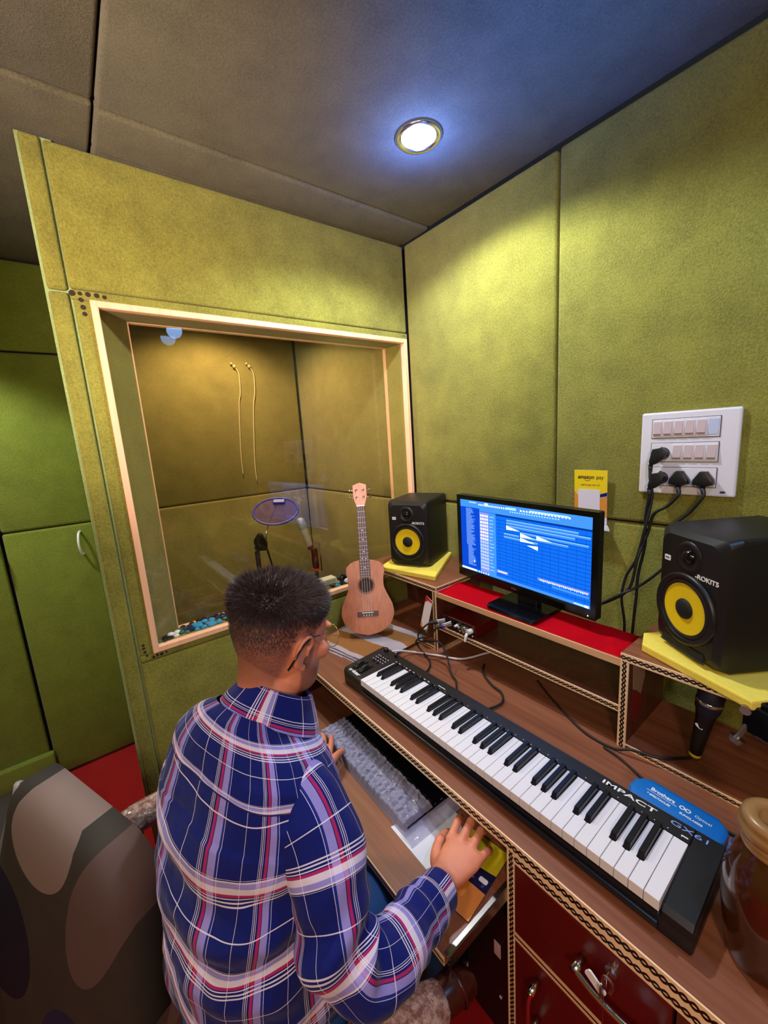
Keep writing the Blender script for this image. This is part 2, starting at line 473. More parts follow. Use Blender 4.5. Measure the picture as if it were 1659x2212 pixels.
# ================================================================ CEILING LAMPS AND ADDED FILLS
LX, LY = 0.545, -0.405
def lamp(x, y, rr, glow, label, zz=CH):
    t = thing('ceiling_light', label, 'light', (x, y, zz-0.012))
    bm = BM(); lathe(bm, [(rr, zz), (rr+0.003, zz-0.004), (rr-0.004, zz-0.010), (rr-0.014, zz-0.006), (rr-0.018, zz-0.001), (rr, zz)], Matrix.Translation((x, y, 0)), 48)
    finish('bezel', bm, CHR, t, smooth=True)
    bm = BM(); lathe(bm, [(0, zz-0.006), (rr-0.02, zz-0.004), (rr-0.016, zz-0.0005)], Matrix.Translation((x, y, 0)), 40)
    finish('diffuser', bm, glow, t, smooth=True)
    return t
GLOW = emit('lamp_glow', (226, 236, 255), 18)
lamp(LX, LY, 0.066, GLOW, 'round recessed ceiling downlight glowing bluish white near the room corner')
GLOW2 = emit('lamp_glow_cool', (150, 200, 255), 10)

def light(name, typ, loc, energy, col, target=None, **k):
    d = bpy.data.lights.new(name, typ); d.energy = energy; d.color = col
    for a, b in k.items(): setattr(d, a, b)
    o = bpy.data.objects.new(name, d); COL.objects.link(o); o.location = loc
    if target is not None:
        o.rotation_euler = (V(target)-V(loc)).to_track_quat('-Z', 'Y').to_euler()
    o['kind'] = 'helper' if False else o.get('kind', 'structure')
    del o['kind']
    return o
light('downlight', 'SPOT', (LX, LY, CH-0.02), 53, (0.91, 0.96, 0.93), (LX, LY, 0), spot_size=math.radians(152), spot_blend=0.35, shadow_soft_size=0.04)
light('glare_halo_fill', 'POINT', (LX, LY, CH-0.09), 6.0, (0.10, 0.22, 1.0), shadow_soft_size=0.02)  # added blue point light, stands in for lens glare around the downlight
# second room lamp, behind and to the right of the photographer, added fills, and the one over the passage
light('downlight_cool', 'SPOT', (1.75, -0.62, CH-0.02), 26, (0.25, 0.5, 1.0), (1.7, -0.5, 0), spot_size=math.radians(160), spot_blend=0.6, shadow_soft_size=0.05)
light('ceiling_blue_fill', 'SPOT', (0.98, -0.50, CH-0.62), 34, (0.0, 0.17, 1.0), (0.98, -0.44, CH), spot_size=math.radians(92), spot_blend=1.0, shadow_soft_size=0.05)  # added spot in mid-air, only there to turn the ceiling blue
light('rear_fill', 'SPOT', (1.6, -2.3, CH-0.02), 40, (1.0, 0.80, 0.72), (1.3, -1.6, 0), spot_size=math.radians(150), spot_blend=0.6, shadow_soft_size=0.10)  # added warm fill behind the camera to lift the contrast, no fixture
light('rear_warm_fill', 'POINT', (2.2, -2.0, 1.95), 52, (1.0, 0.74, 0.58), shadow_soft_size=0.12)  # added unseen point light that brightens the seated man's back
light('upper_wall_fill', 'SPOT', (1.25, -2.05, 1.75), 185, (1.0, 0.76, 0.64), (0.0, -0.75, 2.12), spot_size=math.radians(66), spot_blend=0.9, shadow_soft_size=0.10)  # added unseen spot that warms the upper left wall and ceiling
light('downlight_passage', 'SPOT', (-0.45, -1.95, CH-0.02), 75, (0.98, 1.0, 0.86), (-0.5, -1.9, 0), spot_size=math.radians(108), spot_blend=0.35, shadow_soft_size=0.06)
light('downlight_booth', 'SPOT', (-0.72, -0.62, CH-0.02), 66, (1.0, 0.74, 0.54), (-0.72, -0.62, 0), spot_size=math.radians(140), spot_blend=0.5, shadow_soft_size=0.05)
w = bpy.data.worlds.new('World'); scene.world = w; w.use_nodes = True
w.node_tree.nodes['Background'].inputs[0].default_value = (0.6, 0.65, 0.8, 1); w.node_tree.nodes['Background'].inputs[1].default_value = 0.02

# ================================================================ CAMERA
cam = bpy.data.cameras.new('Camera'); co = bpy.data.objects.new('Camera', cam); COL.objects.link(co); scene.camera = co
yaw, pit, rol = map(math.radians, (37.2649, -10.396, -3.7203))
f = V((-math.cos(yaw)*math.cos(pit), math.sin(yaw)*math.cos(pit), math.sin(pit)))
r0 = f.cross(V((0, 0, 1))).normalized(); u0 = r0.cross(f)
R_ = r0*math.cos(rol)+u0*math.sin(rol); U_ = -r0*math.sin(rol)+u0*math.cos(rol)
co.matrix_world = axes((1.5223, -1.3648, 1.582), R_, U_, -f)
cam.sensor_fit = 'HORIZONTAL'; cam.sensor_width = 36; cam.lens = 873.74/1659*36; cam.clip_start = 0.02; cam.clip_end = 30
scene.view_settings.view_transform = 'Standard'; scene.view_settings.look = 'None'; scene.view_settings.gamma = 1
scene.view_settings.exposure = 0.0; scene.view_settings.use_curve_mapping = False
# ================================================================ DESK
DZ = 0.75; DF = -0.770; DX1 = 1.95
desk = thing('studio_desk', 'long brown laminate desk with chain-print edging, keyboard tray and maroon drawers', 'desk', (0.9, -0.4, 0.0))
bm = BM(); bx(bm, (0.012, DF, DZ-0.02), (DX1, -0.080, DZ)); finish('desktop', bm, LAM, desk)
bm = BM(); strip(bm, (0.012, DF, DZ-0.012), (DX1, DF, DZ-0.012), (0, 0, 0.026), (0, -0.003, 0))
finish('edge_strip', bm, CHAIN, desk, label='pale edging strip printed with a dark chain pattern', flip=False)
# drawer pedestal carcase
PX0, PX1 = 1.088, 1.392
bm = BM()
bx(bm, (PX0, DF+0.006, 0.0), (PX0+0.018, -0.10, DZ-0.02)); bx(bm, (PX1, DF+0.006, 0.0), (PX1+0.018, -0.10, DZ-0.02)); bx(bm, (PX0, -0.12, 0), (PX1, -0.10, DZ-0.02)); bx(bm, (PX0, DF+.006, 0.02), (PX1, -0.1, 0.05))
finish('drawer_carcase', bm, LAMD, desk)
bm = BM(); bx(bm, (0.012, DF+0.02, 0.0), (0.03, -0.10, DZ-0.02)); finish('side_panel', bm, LAMD, desk)
bm = BM()
strip(bm, (PX0+0.009, DF+0.006, 0.0), (PX0+0.009, DF+0.006, DZ-0.026), (0.020, 0, 0), (0, -0.003, 0))
finish('edge_strip', bm, CHAIN, desk, flip=False)
bm = BM()
strip(bm, (PX0+0.02, DF+0.004, 0.712), (DX1, DF+0.004, 0.712), (0, 0, 0.024), (0, -0.005, 0)); finish('edge_strip', bm, CHAIN, desk, flip=False)
bm = BM()
strip(bm, (PX0+0.02, DF+0.004, 0.512), (PX1, DF+0.004, 0.512), (0, 0, 0.020), (0, -0.005, 0)); finish('edge_strip', bm, CHAINL, desk, flip=False)
dr = BM(); bx(dr, (PX0+0.021, DF-0.002, 0.524), (PX1-0.004, DF+0.014, 0.698), 0.002); d1 = finish('drawer', dr, DRAWER, desk)
bm = BM()
hy = DF-0.030; hz = 0.632
for hx in (1.252, 1.372):
    cyl(bm, (hx, DF-0.002, hz), (hx, hy-0.004, hz), 0.0065, 0.008, 14)
tube(bm, [(1.252, hy, hz), (1.29, hy-0.004, hz-0.004), (1.335, hy-0.004, hz-0.004), (1.372, hy, hz)], 0.0055, 10)
finish('handle', bm, CHR, d1, smooth=True)
bm = BM(); cyl(bm, (1.302, DF-0.002, 0.665), (1.302, DF-0.008, 0.665), 0.011, 0.010, 20); bx(bm, (1.3005, DF-0.028, 0.655), (1.3035, DF-0.008, 0.675), 0.001, 1)
finish('lock', bm, CHR, d1)
key = BM()
b = BM(); prism(b, rrect(0.022, 0.030, 0.005), -0.0012, 0.0012); b.transform(axes((1.302, DF-0.036, 0.664), (0, 1, 0), (0, 0, 1), (1, 0, 0))); merge(key, b)
tube(key, [(1.302, DF-0.040, 0.676), (1.306, DF-0.042, 0.700), (1.318, DF-0.040, 0.694), (1.314, DF-0.038, 0.668)], 0.0022, 8)
tube(key, [(1.303, DF-0.036, 0.650), (1.304, DF-0.038, 0.615), (1.303, DF-0.036, 0.575)], 0.0010, 6)
finish('key', key, STEEL, d1, label='key left in the lock with a pale tag and dangling wire')
bm = BM(); prism(bm, rrect(0.034, 0.017, 0.004), -0.0015, 0.0015, axes((1.289, DF-0.034, 0.655), V((0.85, 0, -0.52)).normalized(), V((0.52, 0, 0.85)).normalized(), V((0, -1, 0))))
finish('key_tag', bm, WHTM, d1)
dr = BM(); bx(dr, (PX0+0.021, DF-0.002, 0.06), (PX1-0.004, DF+0.014, 0.500), 0.002); d2 = finish('cupboard_door', dr, DRAWER, desk)
bm = BM()
for z in (0.462, 0.36): cyl(bm, (1.165, DF-0.002, z), (1.165, hy-0.004, z), 0.0065, 0.008, 14)
tube(bm, [(1.165, hy, 0.462), (1.162, hy-0.004, 0.435), (1.162, hy-0.004, 0.385), (1.165, hy, 0.36)], 0.0055, 10)
finish('handle', bm, CHR, d2, smooth=True)
# keyboard tray
TZ = 0.61; TF = -0.955
bm = BM(); bx(bm, (0.16, TF, TZ-0.018), (1.082, -0.42, TZ)); tr = finish('keyboard_tray', bm, LAM, desk)
bm = BM(); strip(bm, (0.16, TF, TZ-0.009), (1.082, TF, TZ-0.009), (0, 0, 0.018), (0, -0.0025, 0)); finish('edge_strip', bm, CHAINL, tr, flip=False)
bm = BM(); bx(bm, (1.0825, TF+0.01, TZ-0.030), (1.0865, -0.45, TZ-0.002), 0.001, 1); bx(bm, (1.0755, TF+0.01, TZ-0.032), (1.0865, -0.45, TZ-0.028), 0.001, 1)
bx(bm, (1.076, TF+0.004, TZ+0.0003), (1.0865, -0.45, TZ+0.0028), 0.001, 1)
finish('drawer_slide', bm, STEEL, tr)

# ================================================================ HUTCH ON THE DESK
YS = -0.344; ZP = 1.012; XL = 0.464; XR = 1.138
h = thing('desk_hutch', 'brown laminate shelf riser on the desk with chain-print edging and two speaker boxes', 'shelf', (0.8, -0.2, DZ))
def pan(name, lo, hi, mat=LAMD, **k):
    bm = BM(); bx(bm, lo, hi); return finish(name, bm, mat, h, **k)
pan('top_panel', (0.006, YS, ZP-0.018), (XL+0.009, -0.012, ZP), LAM)
pan('side_panel', (XL-0.009, YS, DZ), (XL+0.009, -0.09, ZP-0.018))
pan('bottom_panel', (0.014, YS, DZ), (XL-0.009, -0.09, DZ+0.012), LAM)
bm = BM(); bx(bm, (0.014, -0.100, DZ+0.012), (0.200, -0.088, ZP-0.018)); bx(bm, (0.275, -0.100, DZ+0.012), (XL-0.009, -0.088, ZP-0.018)); bx(bm, (0.2, -0.1, DZ+.012), (0.275, -0.088, 0.845))
finish('back_panel', bm, LAMD, h)
pan('top_panel', (XR-0.010, YS, ZP-0.018), (DX1, -0.012, ZP), LAM)
pan('side_panel', (XR-0.010, YS, DZ), (XR+0.010, -0.09, ZP-0.018))
pan('bottom_panel', (XR+0.010, YS, DZ), (DX1, -0.085, DZ+0.014), LAM)
pan('monitor_shelf', (XL+0.009, YS, 0.974), (XR-0.010, -0.192, 0.993), PLY, label='raw plywood shelf board with unfinished front edge')
pan('middle_shelf', (XL+0.009, YS, 0.848), (XR-0.010, -0.12, 0.864))
bm = BM(); bx(bm, (XL+0.009, YS+0.002, DZ), (XL+0.024, -0.10, DZ+0.010)); finish('batten', bm, PLY, h)
E1 = (0, -0.003, 0)
def es(p0, p1, ac, mat=CHAIN, th=E1):
    bm = BM(); strip(bm, p0, p1, ac, th); finish('edge_strip', bm, mat, h, flip=False)
es((0.006, YS, ZP-0.009), (XL+0.009, YS, ZP-0.009), (0, 0, 0.020))
es((XL, YS, DZ), (XL, YS, ZP-0.019), (0.018, 0, 0))
es((0.014, YS, DZ+0.006), (XL-0.009, YS, DZ+0.006), (0, 0, 0.013))
es((XL+0.009, YS, ZP-0.009), (XL+0.009, -0.15, ZP-0.009), (0, 0, 0.019), th=(0.002, 0, 0))
es((XR-0.010, YS, ZP-0.009), (DX1, YS, ZP-0.009), (0, 0, 0.020))
es((XR, YS, DZ), (XR, YS, ZP-0.019), (0.020, 0, 0))
es((XR+0.010, YS, DZ+0.007), (DX1, YS, DZ+0.007), (0, 0, 0.015))
es((XL+0.009, YS, 0.856), (XR-0.010, YS, 0.856), (0, 0, 0.018))
# torn paper label and red scrap glued inside the right box
bm = BM(); prism(bm, [(-0.045, 0.05), (0.03, 0.055), (0.035, -0.01), (0.012, -0.055), (-0.02, -0.03), (-0.04, -0.02)], 0, 0.0008, axes((XR+0.0102, -0.275, 0.925), (0, 1, 0), (0, 0, 1), (1, 0, 0)))
o = finish('paper_label', bm, plain('old_paper', (150, 120, 100), 0.8, var=0.3, vs=60), h)
bm = BM(); prism(bm, [(-0.03, 0.04), (0.02, 0.02), (0.03, -0.03), (-0.01, -0.07), (-0.035, -0.03)], 0, 0.0006, axes((XR+0.0102, -0.285, 0.865), (0, 1, 0), (0, 0, 1), (1, 0, 0)))
finish('red_sticker', bm, plain('red_print', (120, 20, 16), 0.6), h)

# red cloth on the monitor shelf
bm = BM(); uvl = bm.loops.layers.uv.verify()
def rc(u, v):
    x = XL+0.0105+(XR-XL-0.022)*u; y = YS+0.004+(0.148)*v
    z = 0.9945+0.0010*(0.5+0.5*noise.noise(V((x*14, y*22, 3))))+(0.0 if 0.69 < x < 0.90 else 0.0035)*max(0, math.sin(u*21+v*2))**8*(1 if 0.1 < v < 0.9 else .3)
    return (x, y, z)
grid(bm, rc, 120, 30)
r = bmesh.ops.solidify(bm, geom=bm.faces[:], thickness=0.001)
o = finish('shelf_cloth', bm, REDC, None, smooth=True, label='bright red cloth laid along the shelf under the monitor', cat='cloth')

# ================================================================ MONITOR
yawm = math.atan2(-0.040, 0.54)
mt = thing('computer_monitor', 'black widescreen monitor showing a blue music editing screen', 'monitor', (0.79, -0.258, 0.9965), yawm)
MX = axes((0.757, -0.243, 1.194), V((math.cos(yawm), math.sin(yawm), -0.012)).normalized(), V((0.01, -0.02, 1)).normalized(), V((math.sin(yawm), -math.cos(yawm), -0.02)).normalized())
MW, MH = 0.542, 0.316
bm = BM()
b = BM(); bx(b, (-MW/2, -MH/2, -0.030), (MW/2, MH/2, 0.0), 0.004, 2); b.transform(MX); merge(bm, b)
b = BM(); bx(b, (-0.16, -0.10, -0.052), (0.16, 0.11, -0.028), 0.01, 2); b.transform(MX); merge(bm, b)
finish('casing', bm, BLK, mt)
bz = 0.016
bm = BM(); b = BM()
O = [(-MW/2, -MH/2), (MW/2, -MH/2), (MW/2, MH/2), (-MW/2, MH/2)]; I = [(-MW/2+bz, -MH/2+0.030), (MW/2-bz, -MH/2+0.030), (MW/2-bz, MH/2-bz), (-MW/2+bz, MH/2-bz)]
for i in range(4):
    j = (i+1) % 4
    q = [O[i], O[j], I[j], I[i]]
    A = [b.verts.new((x, y, 0.003)) for x, y in q]; B_ = [b.verts.new((x, y, -0.001)) for x, y in q]
    b.faces.new(A)
    for k in range(4): l = (k+1) % 4; b.faces.new((A[k], B_[k], B_[l], A[l]))
b.transform(MX); merge(bm, b); finish('bezel', bm, BLKG, mt)
# screen with the editor's panels
SC = [emit('screen_blue', (14, 96, 214), 1.5), emit('screen_deep_blue', (8, 66, 190), 1.4), emit('screen_pale', (150, 196, 255), 1.7), emit('screen_mid', (60, 132, 232), 1.5), emit('screen_white', (226, 238, 255), 2.0), emit('screen_line', (6, 58, 150), 1.1), emit('screen_lilac', (120, 130, 214), 1.5)]
bm = BM(); b = BM()
sw, sh = MW-2*bz, MH-0.030-bz; x0, y0 = -MW/2+bz, -MH/2+0.030
lay = [0]
def sq(u0, u1, v0, v1, mi, poly=None):
    lay[0] += 1; z = 0.0002+lay[0]*0.0000035
    P = poly or [(u0, v0), (u1, v0), (u1, v1), (u0, v1)]
    f = b.faces.new([b.verts.new((x0+u*sw, y0+v*sh, z)) for u, v in P]); f.material_index = mi
sq(0, 1, 0, 1, 0)
sq(0, .185, .035, .90, 1); sq(0, 1, .90, 1, 3); sq(0, 1, 0, .035, 3); sq(.185, .27, .035, .86, 6); sq(.27, .33, .035, .86, 3); sq(.33, 1, .845, .868, 5); sq(.185, 1, .868, .9, 3)
rnd = random.Random(3)
for i in range(58):
    y = .885-i*.0140; sq(.055+(.012 if i > 36 else 0), .055+rnd.uniform(.045, .09), y-.0035, y, 2)
for i in range(17):
    y = .80-i*.045
    for k in range(4): sq(.192+k*.019, .192+k*.019+.013, y, y+.028, 4 if i < 8 else 2)
    sq(.275, .275+rnd.uniform(.02, .04), y+.008, y+.016, 2)
    sq(.335, 1, y-.009, y-.0045, 5)
for i in range(12): sq(.36+i*.055, .3615+i*.055, .035, .845, 5)
for u0, u1, v in ((.42, .92, .79), (.42, .99, .755), (.42, .90, .72), (.53, .98, .665), (.53, .86, .62), (.40, .52, .615), (.40, .66, .575)): sq(u0, u1, v, v+.026, 3); sq(u0, u1, v+.020, v+.026, 2)
for u, v, s in ((.42, .69, 1), (.53, .63, 1), (.65, .635, 1), (.53, .575, 1)): sq(0, 0, 0, 0, 4, [(u, v), (u+.11, v+.008), (u, v+.05)])
sq(0, 0, 0, 0, 4, [(.58, .545), (.66, .51), (.66, .56)])
sq(.335, .43, .09, .13, 6); sq(.345, .42, .105, .118, 4); sq(.66, .99, .155, .185, 6)
for i in range(26): sq(.675+i*.012, .681+i*.012, .155-.003*(i % 3), .172, 4)
sq(.76, .99, .11, .135, 3)
for i in range(14): sq(.18+i*.018, .19+i*.018, .945, .965, 4)
for i in range(20): sq(.45+i*.018, .46+i*.018, .915, .93, 2)
sq(.235, .265, .95, .985, 4); sq(.42, .50, .945, .975, 2); sq(.60, .86, .955, .975, 2); sq(.09, .16, .965, .98, 2)
for i in range(16): sq(.53+i*.022, .542+i*.022, .945, .965, 4)
sq(.01, .15, .006, .03, 4)
for i in range(5): sq(.165+i*.022, .175+i*.022, .008, .026, 4)
sq(.90, .99, .006, .026, 2); sq(.965, .99, .004, .03, 4)
sq(.125, .130, .13, .165, 4); sq(0, .012, .006, .03, 4)
b.transform(MX); merge(bm, b)
o = finish('display', bm, None, mt, mats=SC, flip=False)
text('logo', 'DELL', 0.010, plain('grey_print', (90, 90, 100), 0.5), mt, MX @ Matrix.Translation((-0.01, -MH/2+0.014, 0.0032)))
bm = BM(); sphere(bm, MX @ V((MW/2-0.022, -MH/2+0.010, 0.003)), 0.0018, 10, 6); finish('power_light', bm, emit('led', (235, 240, 255), 4), mt)
bm = BM(); bx(bm, (0.752, -0.235, 1.0), (0.828, -0.205, 1.14), 0.006, 2); finish('stand_neck', bm, BLK, mt)
bm = BM(); prism(bm, rrect(0.185, 0.165, 0.014), 0.9985, 1.0105, Matrix.Translation((0.792, -0.255, 0)) @ Matrix.Rotation(-0.03, 4, 'Z'), 0.003); finish('stand_base', bm, BLKG, mt)

# ================================================================ STUDIO SPEAKERS
def speaker(fl, ang, label, sc=1.0):
    """fl = world position of the front left bottom corner, ang = heading of the front edge"""
    W_, H_, D_ = 0.188, 0.283, 0.235
    u = V((math.cos(ang), math.sin(ang), 0)); n = V((math.sin(ang), -math.cos(ang), 0)); z = V((0, 0, 1))
    c = V(fl)+u*W_*sc/2
    t = thing('studio_speaker', label, 'speaker', tuple(c-n*D_/2), ang, 'studio monitor speakers on the desk boxes')
    X = axes(c, u, z, n) @ Matrix.Scale(sc, 4)   # local x right, y up, z out of the baffle
    # cabinet with big bevels towards the baffle
    bm = BM()
    prof = [(-D_, 0.0), (-0.030, 0.0), (-0.010, 0.006), (0.0, 0.018)]
    rings = []
    for zz, ins in prof:
        o = rrect(W_-2*ins, H_-2*ins, 0.012+ins*0.6, 5, 0, H_/2)
        rings.append([bm.verts.new((x, y, zz)) for x, y in o])
    for A, B in zip(rings, rings[1:]):
        for i in range(len(A)):
            j = (i+1) % len(A); bm.faces.new((A[i], A[j], B[j], B[i]))
    bm.faces.new(rings[0][::-1]); bm.faces.new(rings[-1])
    o = finish('cabinet', bm, BLK, t, X); auto_smooth(o, 25)
    wy, wr = 0.108, 0.076
    def ring(name, prof, y, mat, **k):
        bm = BM(); lathe(bm, prof, X @ Matrix.Translation((0, y, 0)), 48); return finish(name, bm, mat, t, smooth=True, **k)
    wf = ring('woofer', [(wr+0.004, 0.0), (wr+0.003, 0.006), (wr-0.002, 0.008), (wr-0.008, 0.005), (wr-0.014, 0.001), (wr-0.010, 0.0)], wy, BLK)
    bm = BM(); lathe(bm, [(wr-0.010, 0.002), (wr-0.016, 0.0065), (wr-0.019, 0.003), (wr-0.021, 0.0005)], X @ Matrix.Translation((0, wy, 0)), 48); finish('surround', bm, RUB, wf, smooth=True)
    bm = BM(); lathe(bm, [(0.0565, 0.0022), (0.038, 0.0010), (0.022, 0.0004), (0.0, 0.0002)], X @ Matrix.Translation((0, wy, 0.0006)), 48); finish('cone', bm, YEL, wf, smooth=True, label='bright yellow woofer cone')
    bm = BM(); lathe(bm, [(0.0225, 0.001), (0.0215, 0.004), (0.014, 0.0075), (0.0, 0.0092)], X @ Matrix.Translation((0, wy, 0.0006)), 32); finish('dust_cap', bm, BLKM, wf, smooth=True)
    tw = ring('tweeter', [(0.034, 0.0002), (0.030, 0.0045), (0.026, 0.0035), (0.018, 0.0008), (0.016, 0.0006)], 0.225, BLK)
    bm = BM(); lathe(bm, [(0.016, 0.0008), (0.0135, 0.006), (0.008, 0.0095), (0, 0.0108)], X @ Matrix.Translation((0, 0.225, 0)), 24); finish('dome', bm, BLKG, tw, smooth=True)
    bm = BM()
    prism(bm, rrect(0.118, 0.017, 0.008, 5, 0, 0.020), 0.0, 0.0020); b2 = BM()
    o = finish('port', bm, BLKM, t, X)
    bm = BM(); tube(bm, [(-0.058, 0.013, 0.001), (-0.05, 0.0105, 0.002), (0.05, 0.0105, 0.002), (0.058, 0.013, 0.001)], 0.0022, 8); finish('port_lip', bm, BLK, t, X, smooth=True)
    bm = BM(); prism(bm, rrect(0.017, 0.012, 0.002, 3, -0.058, 0.208), 0.0, 0.0012); bd = finish('badge', bm, WHTM, t, X)
    text('badge_text', 'KRK', 0.0062, BLKM, t, X @ Matrix.Translation((-0.058, 0.208, 0.0013)), 0.0002, bold=0.0001)
    text('logo', '-ROKIT5', 0.0135, WHTM, t, X @ Matrix.Translation((0.050, 0.190, 0.0006)), 0.0003, sx=1.15, bold=0.0003)
    return t
FZ = ZP+0.022
aL = math.atan2(0.081, 0.177)
speaker((0.171, -0.325, FZ), aL, 'black studio speaker with yellow cone beside the ukulele, left of the monitor')
aR = math.atan2(-0.128, 0.182)
speaker((1.158, -0.236, FZ), aR, 'black studio speaker with yellow cone at the right edge, under the socket plate', 1.06)
# foam pads
def foam(name, pts, label):
    bm = BM(); prism(bm, pts, ZP+0.0005, FZ-0.0002, None, 0.004, 2)
    return finish(name, bm, FOAM, None, label=label, cat='foam pad', group='yellow foam pads under the speakers')
foam('foam_pad', [(0.428, -0.300), (0.160, -0.367), (0.02, -0.082), (0.246, -0.010)], 'yellow foam pad under the speaker beside the ukulele')
foam('foam_pad', [(1.160, -0.305), (1.140, -0.240), (1.29, -0.016), (1.54, -0.16), (1.385, -0.395)], 'yellow foam pad under the speaker below the socket plate')

# ================================================================ WALL SOCKET PLATE
sp = thing('socket_plate', 'large white wall plate with rows of switches and four plugged sockets', 'switchboard', (1.14, 0, 1.486))
px0, px1, pz0, pz1 = 1.026, 1.254, 1.369, 1.602
def wbox(name, x0, x1, z0, z1, y1, y0, mat, par=sp, bev=0.001, **k):
    bm = BM(); bx(bm, (x0, y1, z0), (x1, y0, z1), bev, 2); return finish(name, bm, mat, par, **k)
wbox('faceplate', px0, px1, pz0, pz1, -0.011, 0.002, WHT, bev=0.005)
def fx_(a): return px0+(a/1000)*(px1-px0)
rows = []
L0, L1 = px0+0.030, px0+0.186
for zc in (1.556, 1.489, 1.420):
    bm = BM(); bx(bm, (L0-0.0015, -0.0118, zc-0.0275), (L1+0.0015, -0.010, zc+0.0275)); finish('module_gap', bm, plain('gap_line', (60, 50, 60), .6) if 'gap_line' not in bpy.data.materials else bpy.data.materials['gap_line'], sp)
    rows.append(wbox('module_row', L0, L1, zc-0.026, zc+0.026, -0.0135, -0.010, WHT))
for r_, zc, n0, n1 in ((0, 1.556, 0, 5), (1, 1.489, 2, 6)):
    for k in range(n0, n1):
        a = L0+0.002+k*0.0258
        b = BM(); bx(b, (a, -0.0150, zc-0.021), (a+0.0225, -0.013, zc+0.021), 0.0006, 1); fr_ = finish('switch', b, WHT, sp)
        b = BM(); 
        vs = [b.verts.new(p) for p in ((a+.002, -.0150, zc-.019), (a+.0205, -.0150, zc-.019), (a+.0205, -.0195, zc-.014), (a+.002, -.0195, zc-.014), (a+.002, -.0152, zc+.019), (a+.0205, -.0152, zc+.019))]
        for q in ((0, 1, 2, 3), (3, 2, 5, 4), (0, 3, 4), (1, 5, 2)): b.faces.new([vs[i] for i in q])
        finish('rocker', b, SWG, fr_)
wbox('blank_module', L0+0.002+5*0.0258, L1-0.002, 1.535, 1.577, -0.0145, -0.013, plain('pale_blue_module', (190, 200, 226), .4))
bm = BM(); prism(bm, rrect(0.012, 0.006, 0.003), 0, 0.0006, axes((1.228, -0.0112, 1.382), (1, 0, 0), (0, 0, 1), (0, -1, 0))); lg = finish('maker_badge', bm, plain('blue_print', (60, 62, 110), .5), sp)
for sx_, sz_ in ((L0+0.027, 1.489), (L0+0.027, 1.420), (L0+0.078, 1.420), (L0+0.133, 1.420)):
    bm = BM()
    for dx, dz, rr in ((0, .012, .004), (-.010, -.006, .003), (.010, -.006, .003)): cyl(bm, (sx_+dx, -0.0134, sz_+dz), (sx_+dx, -0.0138, sz_+dz), rr, seg=12)
    finish('socket_holes', bm, BLKM, sp)

# power plugs with their cables (each plug and its cable is one thing)
def plug(x, z, style, cable, label):
    t = thing('power_plug', label, 'plug', (x, -0.02, z), 0, 'black power plugs in the wall sockets')
    bm = BM()
    if style == 0:     # angled plug
        cyl(bm, (x, -0.0145, z), (x, -0.026, z), 0.018, 0.0165, 24)
        prism(bm, [(-0.017, 0.014), (0.004, 0.018), (0.017, 0.008), (0.014, -0.010), (-0.004, -0.026), (-0.022, -0.034), (-0.024, -0.020)], 0.0, 0.022, axes((x, -0.026, z), (1, 0, 0), (0, 0, 1), (0, -1, 0)), 0.004, 2)
        p0 = (x-0.021, -0.038, z-0.030)
    else:
        prism(bm, [(-0.024, -0.016), (-0.022, -0.004), (-0.008, 0.018), (0.008, 0.018), (0.022, -0.004), (0.024, -0.016), (0.008, -0.022), (-0.008, -0.022)], 0.0, 0.026, axes((x, -0.0145, z), (1, 0, 0), (0, 0, 1), (0, -1, 0)), 0.005, 2)
        p0 = (x, -0.030, z-0.024)
    o = finish('plug_body', bm, BLK, t); auto_smooth(o, 40)
    bm = BM(); q = V(cable[0]); cyl(bm, p0, V(p0)+(q-V(p0)).normalized()*0.022, 0.0062, 0.0045, 12); finish('strain_relief', bm, RUB, t, smooth=True)
    bm = BM(); tube(bm, [p0]+cable, 0.0042, 8, 10); finish('power_cable', bm, RUB, t, smooth=True)
    return t
P0x = L0+0.027
plug(P0x+0.003, 1.486, 0, [(1.068, -0.045, 1.42), (1.074, -0.042, 1.36), (1.062, -0.05, 1.26), (1.045, -0.052, 1.17), (1.020, -0.055, 1.11), (1.012, -0.06, 1.04), (1.020, -0.05, 0.95), (1.015, -0.045, 0.86)], 'black angled power plug, the only plug in the middle row of the socket plate')
plug(P0x+0.003, 1.416, 0, [(1.070, -0.048, 1.37), (1.060, -0.040, 1.30), (1.062, -0.038, 1.22), (1.050, -0.045, 1.12), (1.048, -0.045, 1.05), (1.046, -0.05, 0.98), (1.042, -0.05, 0.88)], 'black angled power plug at the left end of the bottom socket row')
plug(L0+0.078, 1.420, 1, [(1.140, -0.045, 1.375), (1.115, -0.04, 1.34), (1.080, -0.036, 1.31), (1.066, -0.036, 1.25), (1.052, -0.06, 1.18), (1.035, -0.065, 1.08), (0.99, -0.075, 1.03), (0.94, -0.085, 1.0), (0.89, -0.10, 0.99)], 'black three-pin power plug in the middle of the bottom socket row')
plug(L0+0.133, 1.420, 1, [(1.196, -0.045, 1.375), (1.170, -0.04, 1.33), (1.125, -0.034, 1.27), (1.15, -0.032, 1.21), (1.11, -0.032, 1.15), (1.06, -0.05, 1.09), (1.02, -0.075, 1.06), (0.96, -0.08, 1.01), (0.90, -0.09, 0.965)], 'black three-pin power plug at the right end of the bottom socket row')

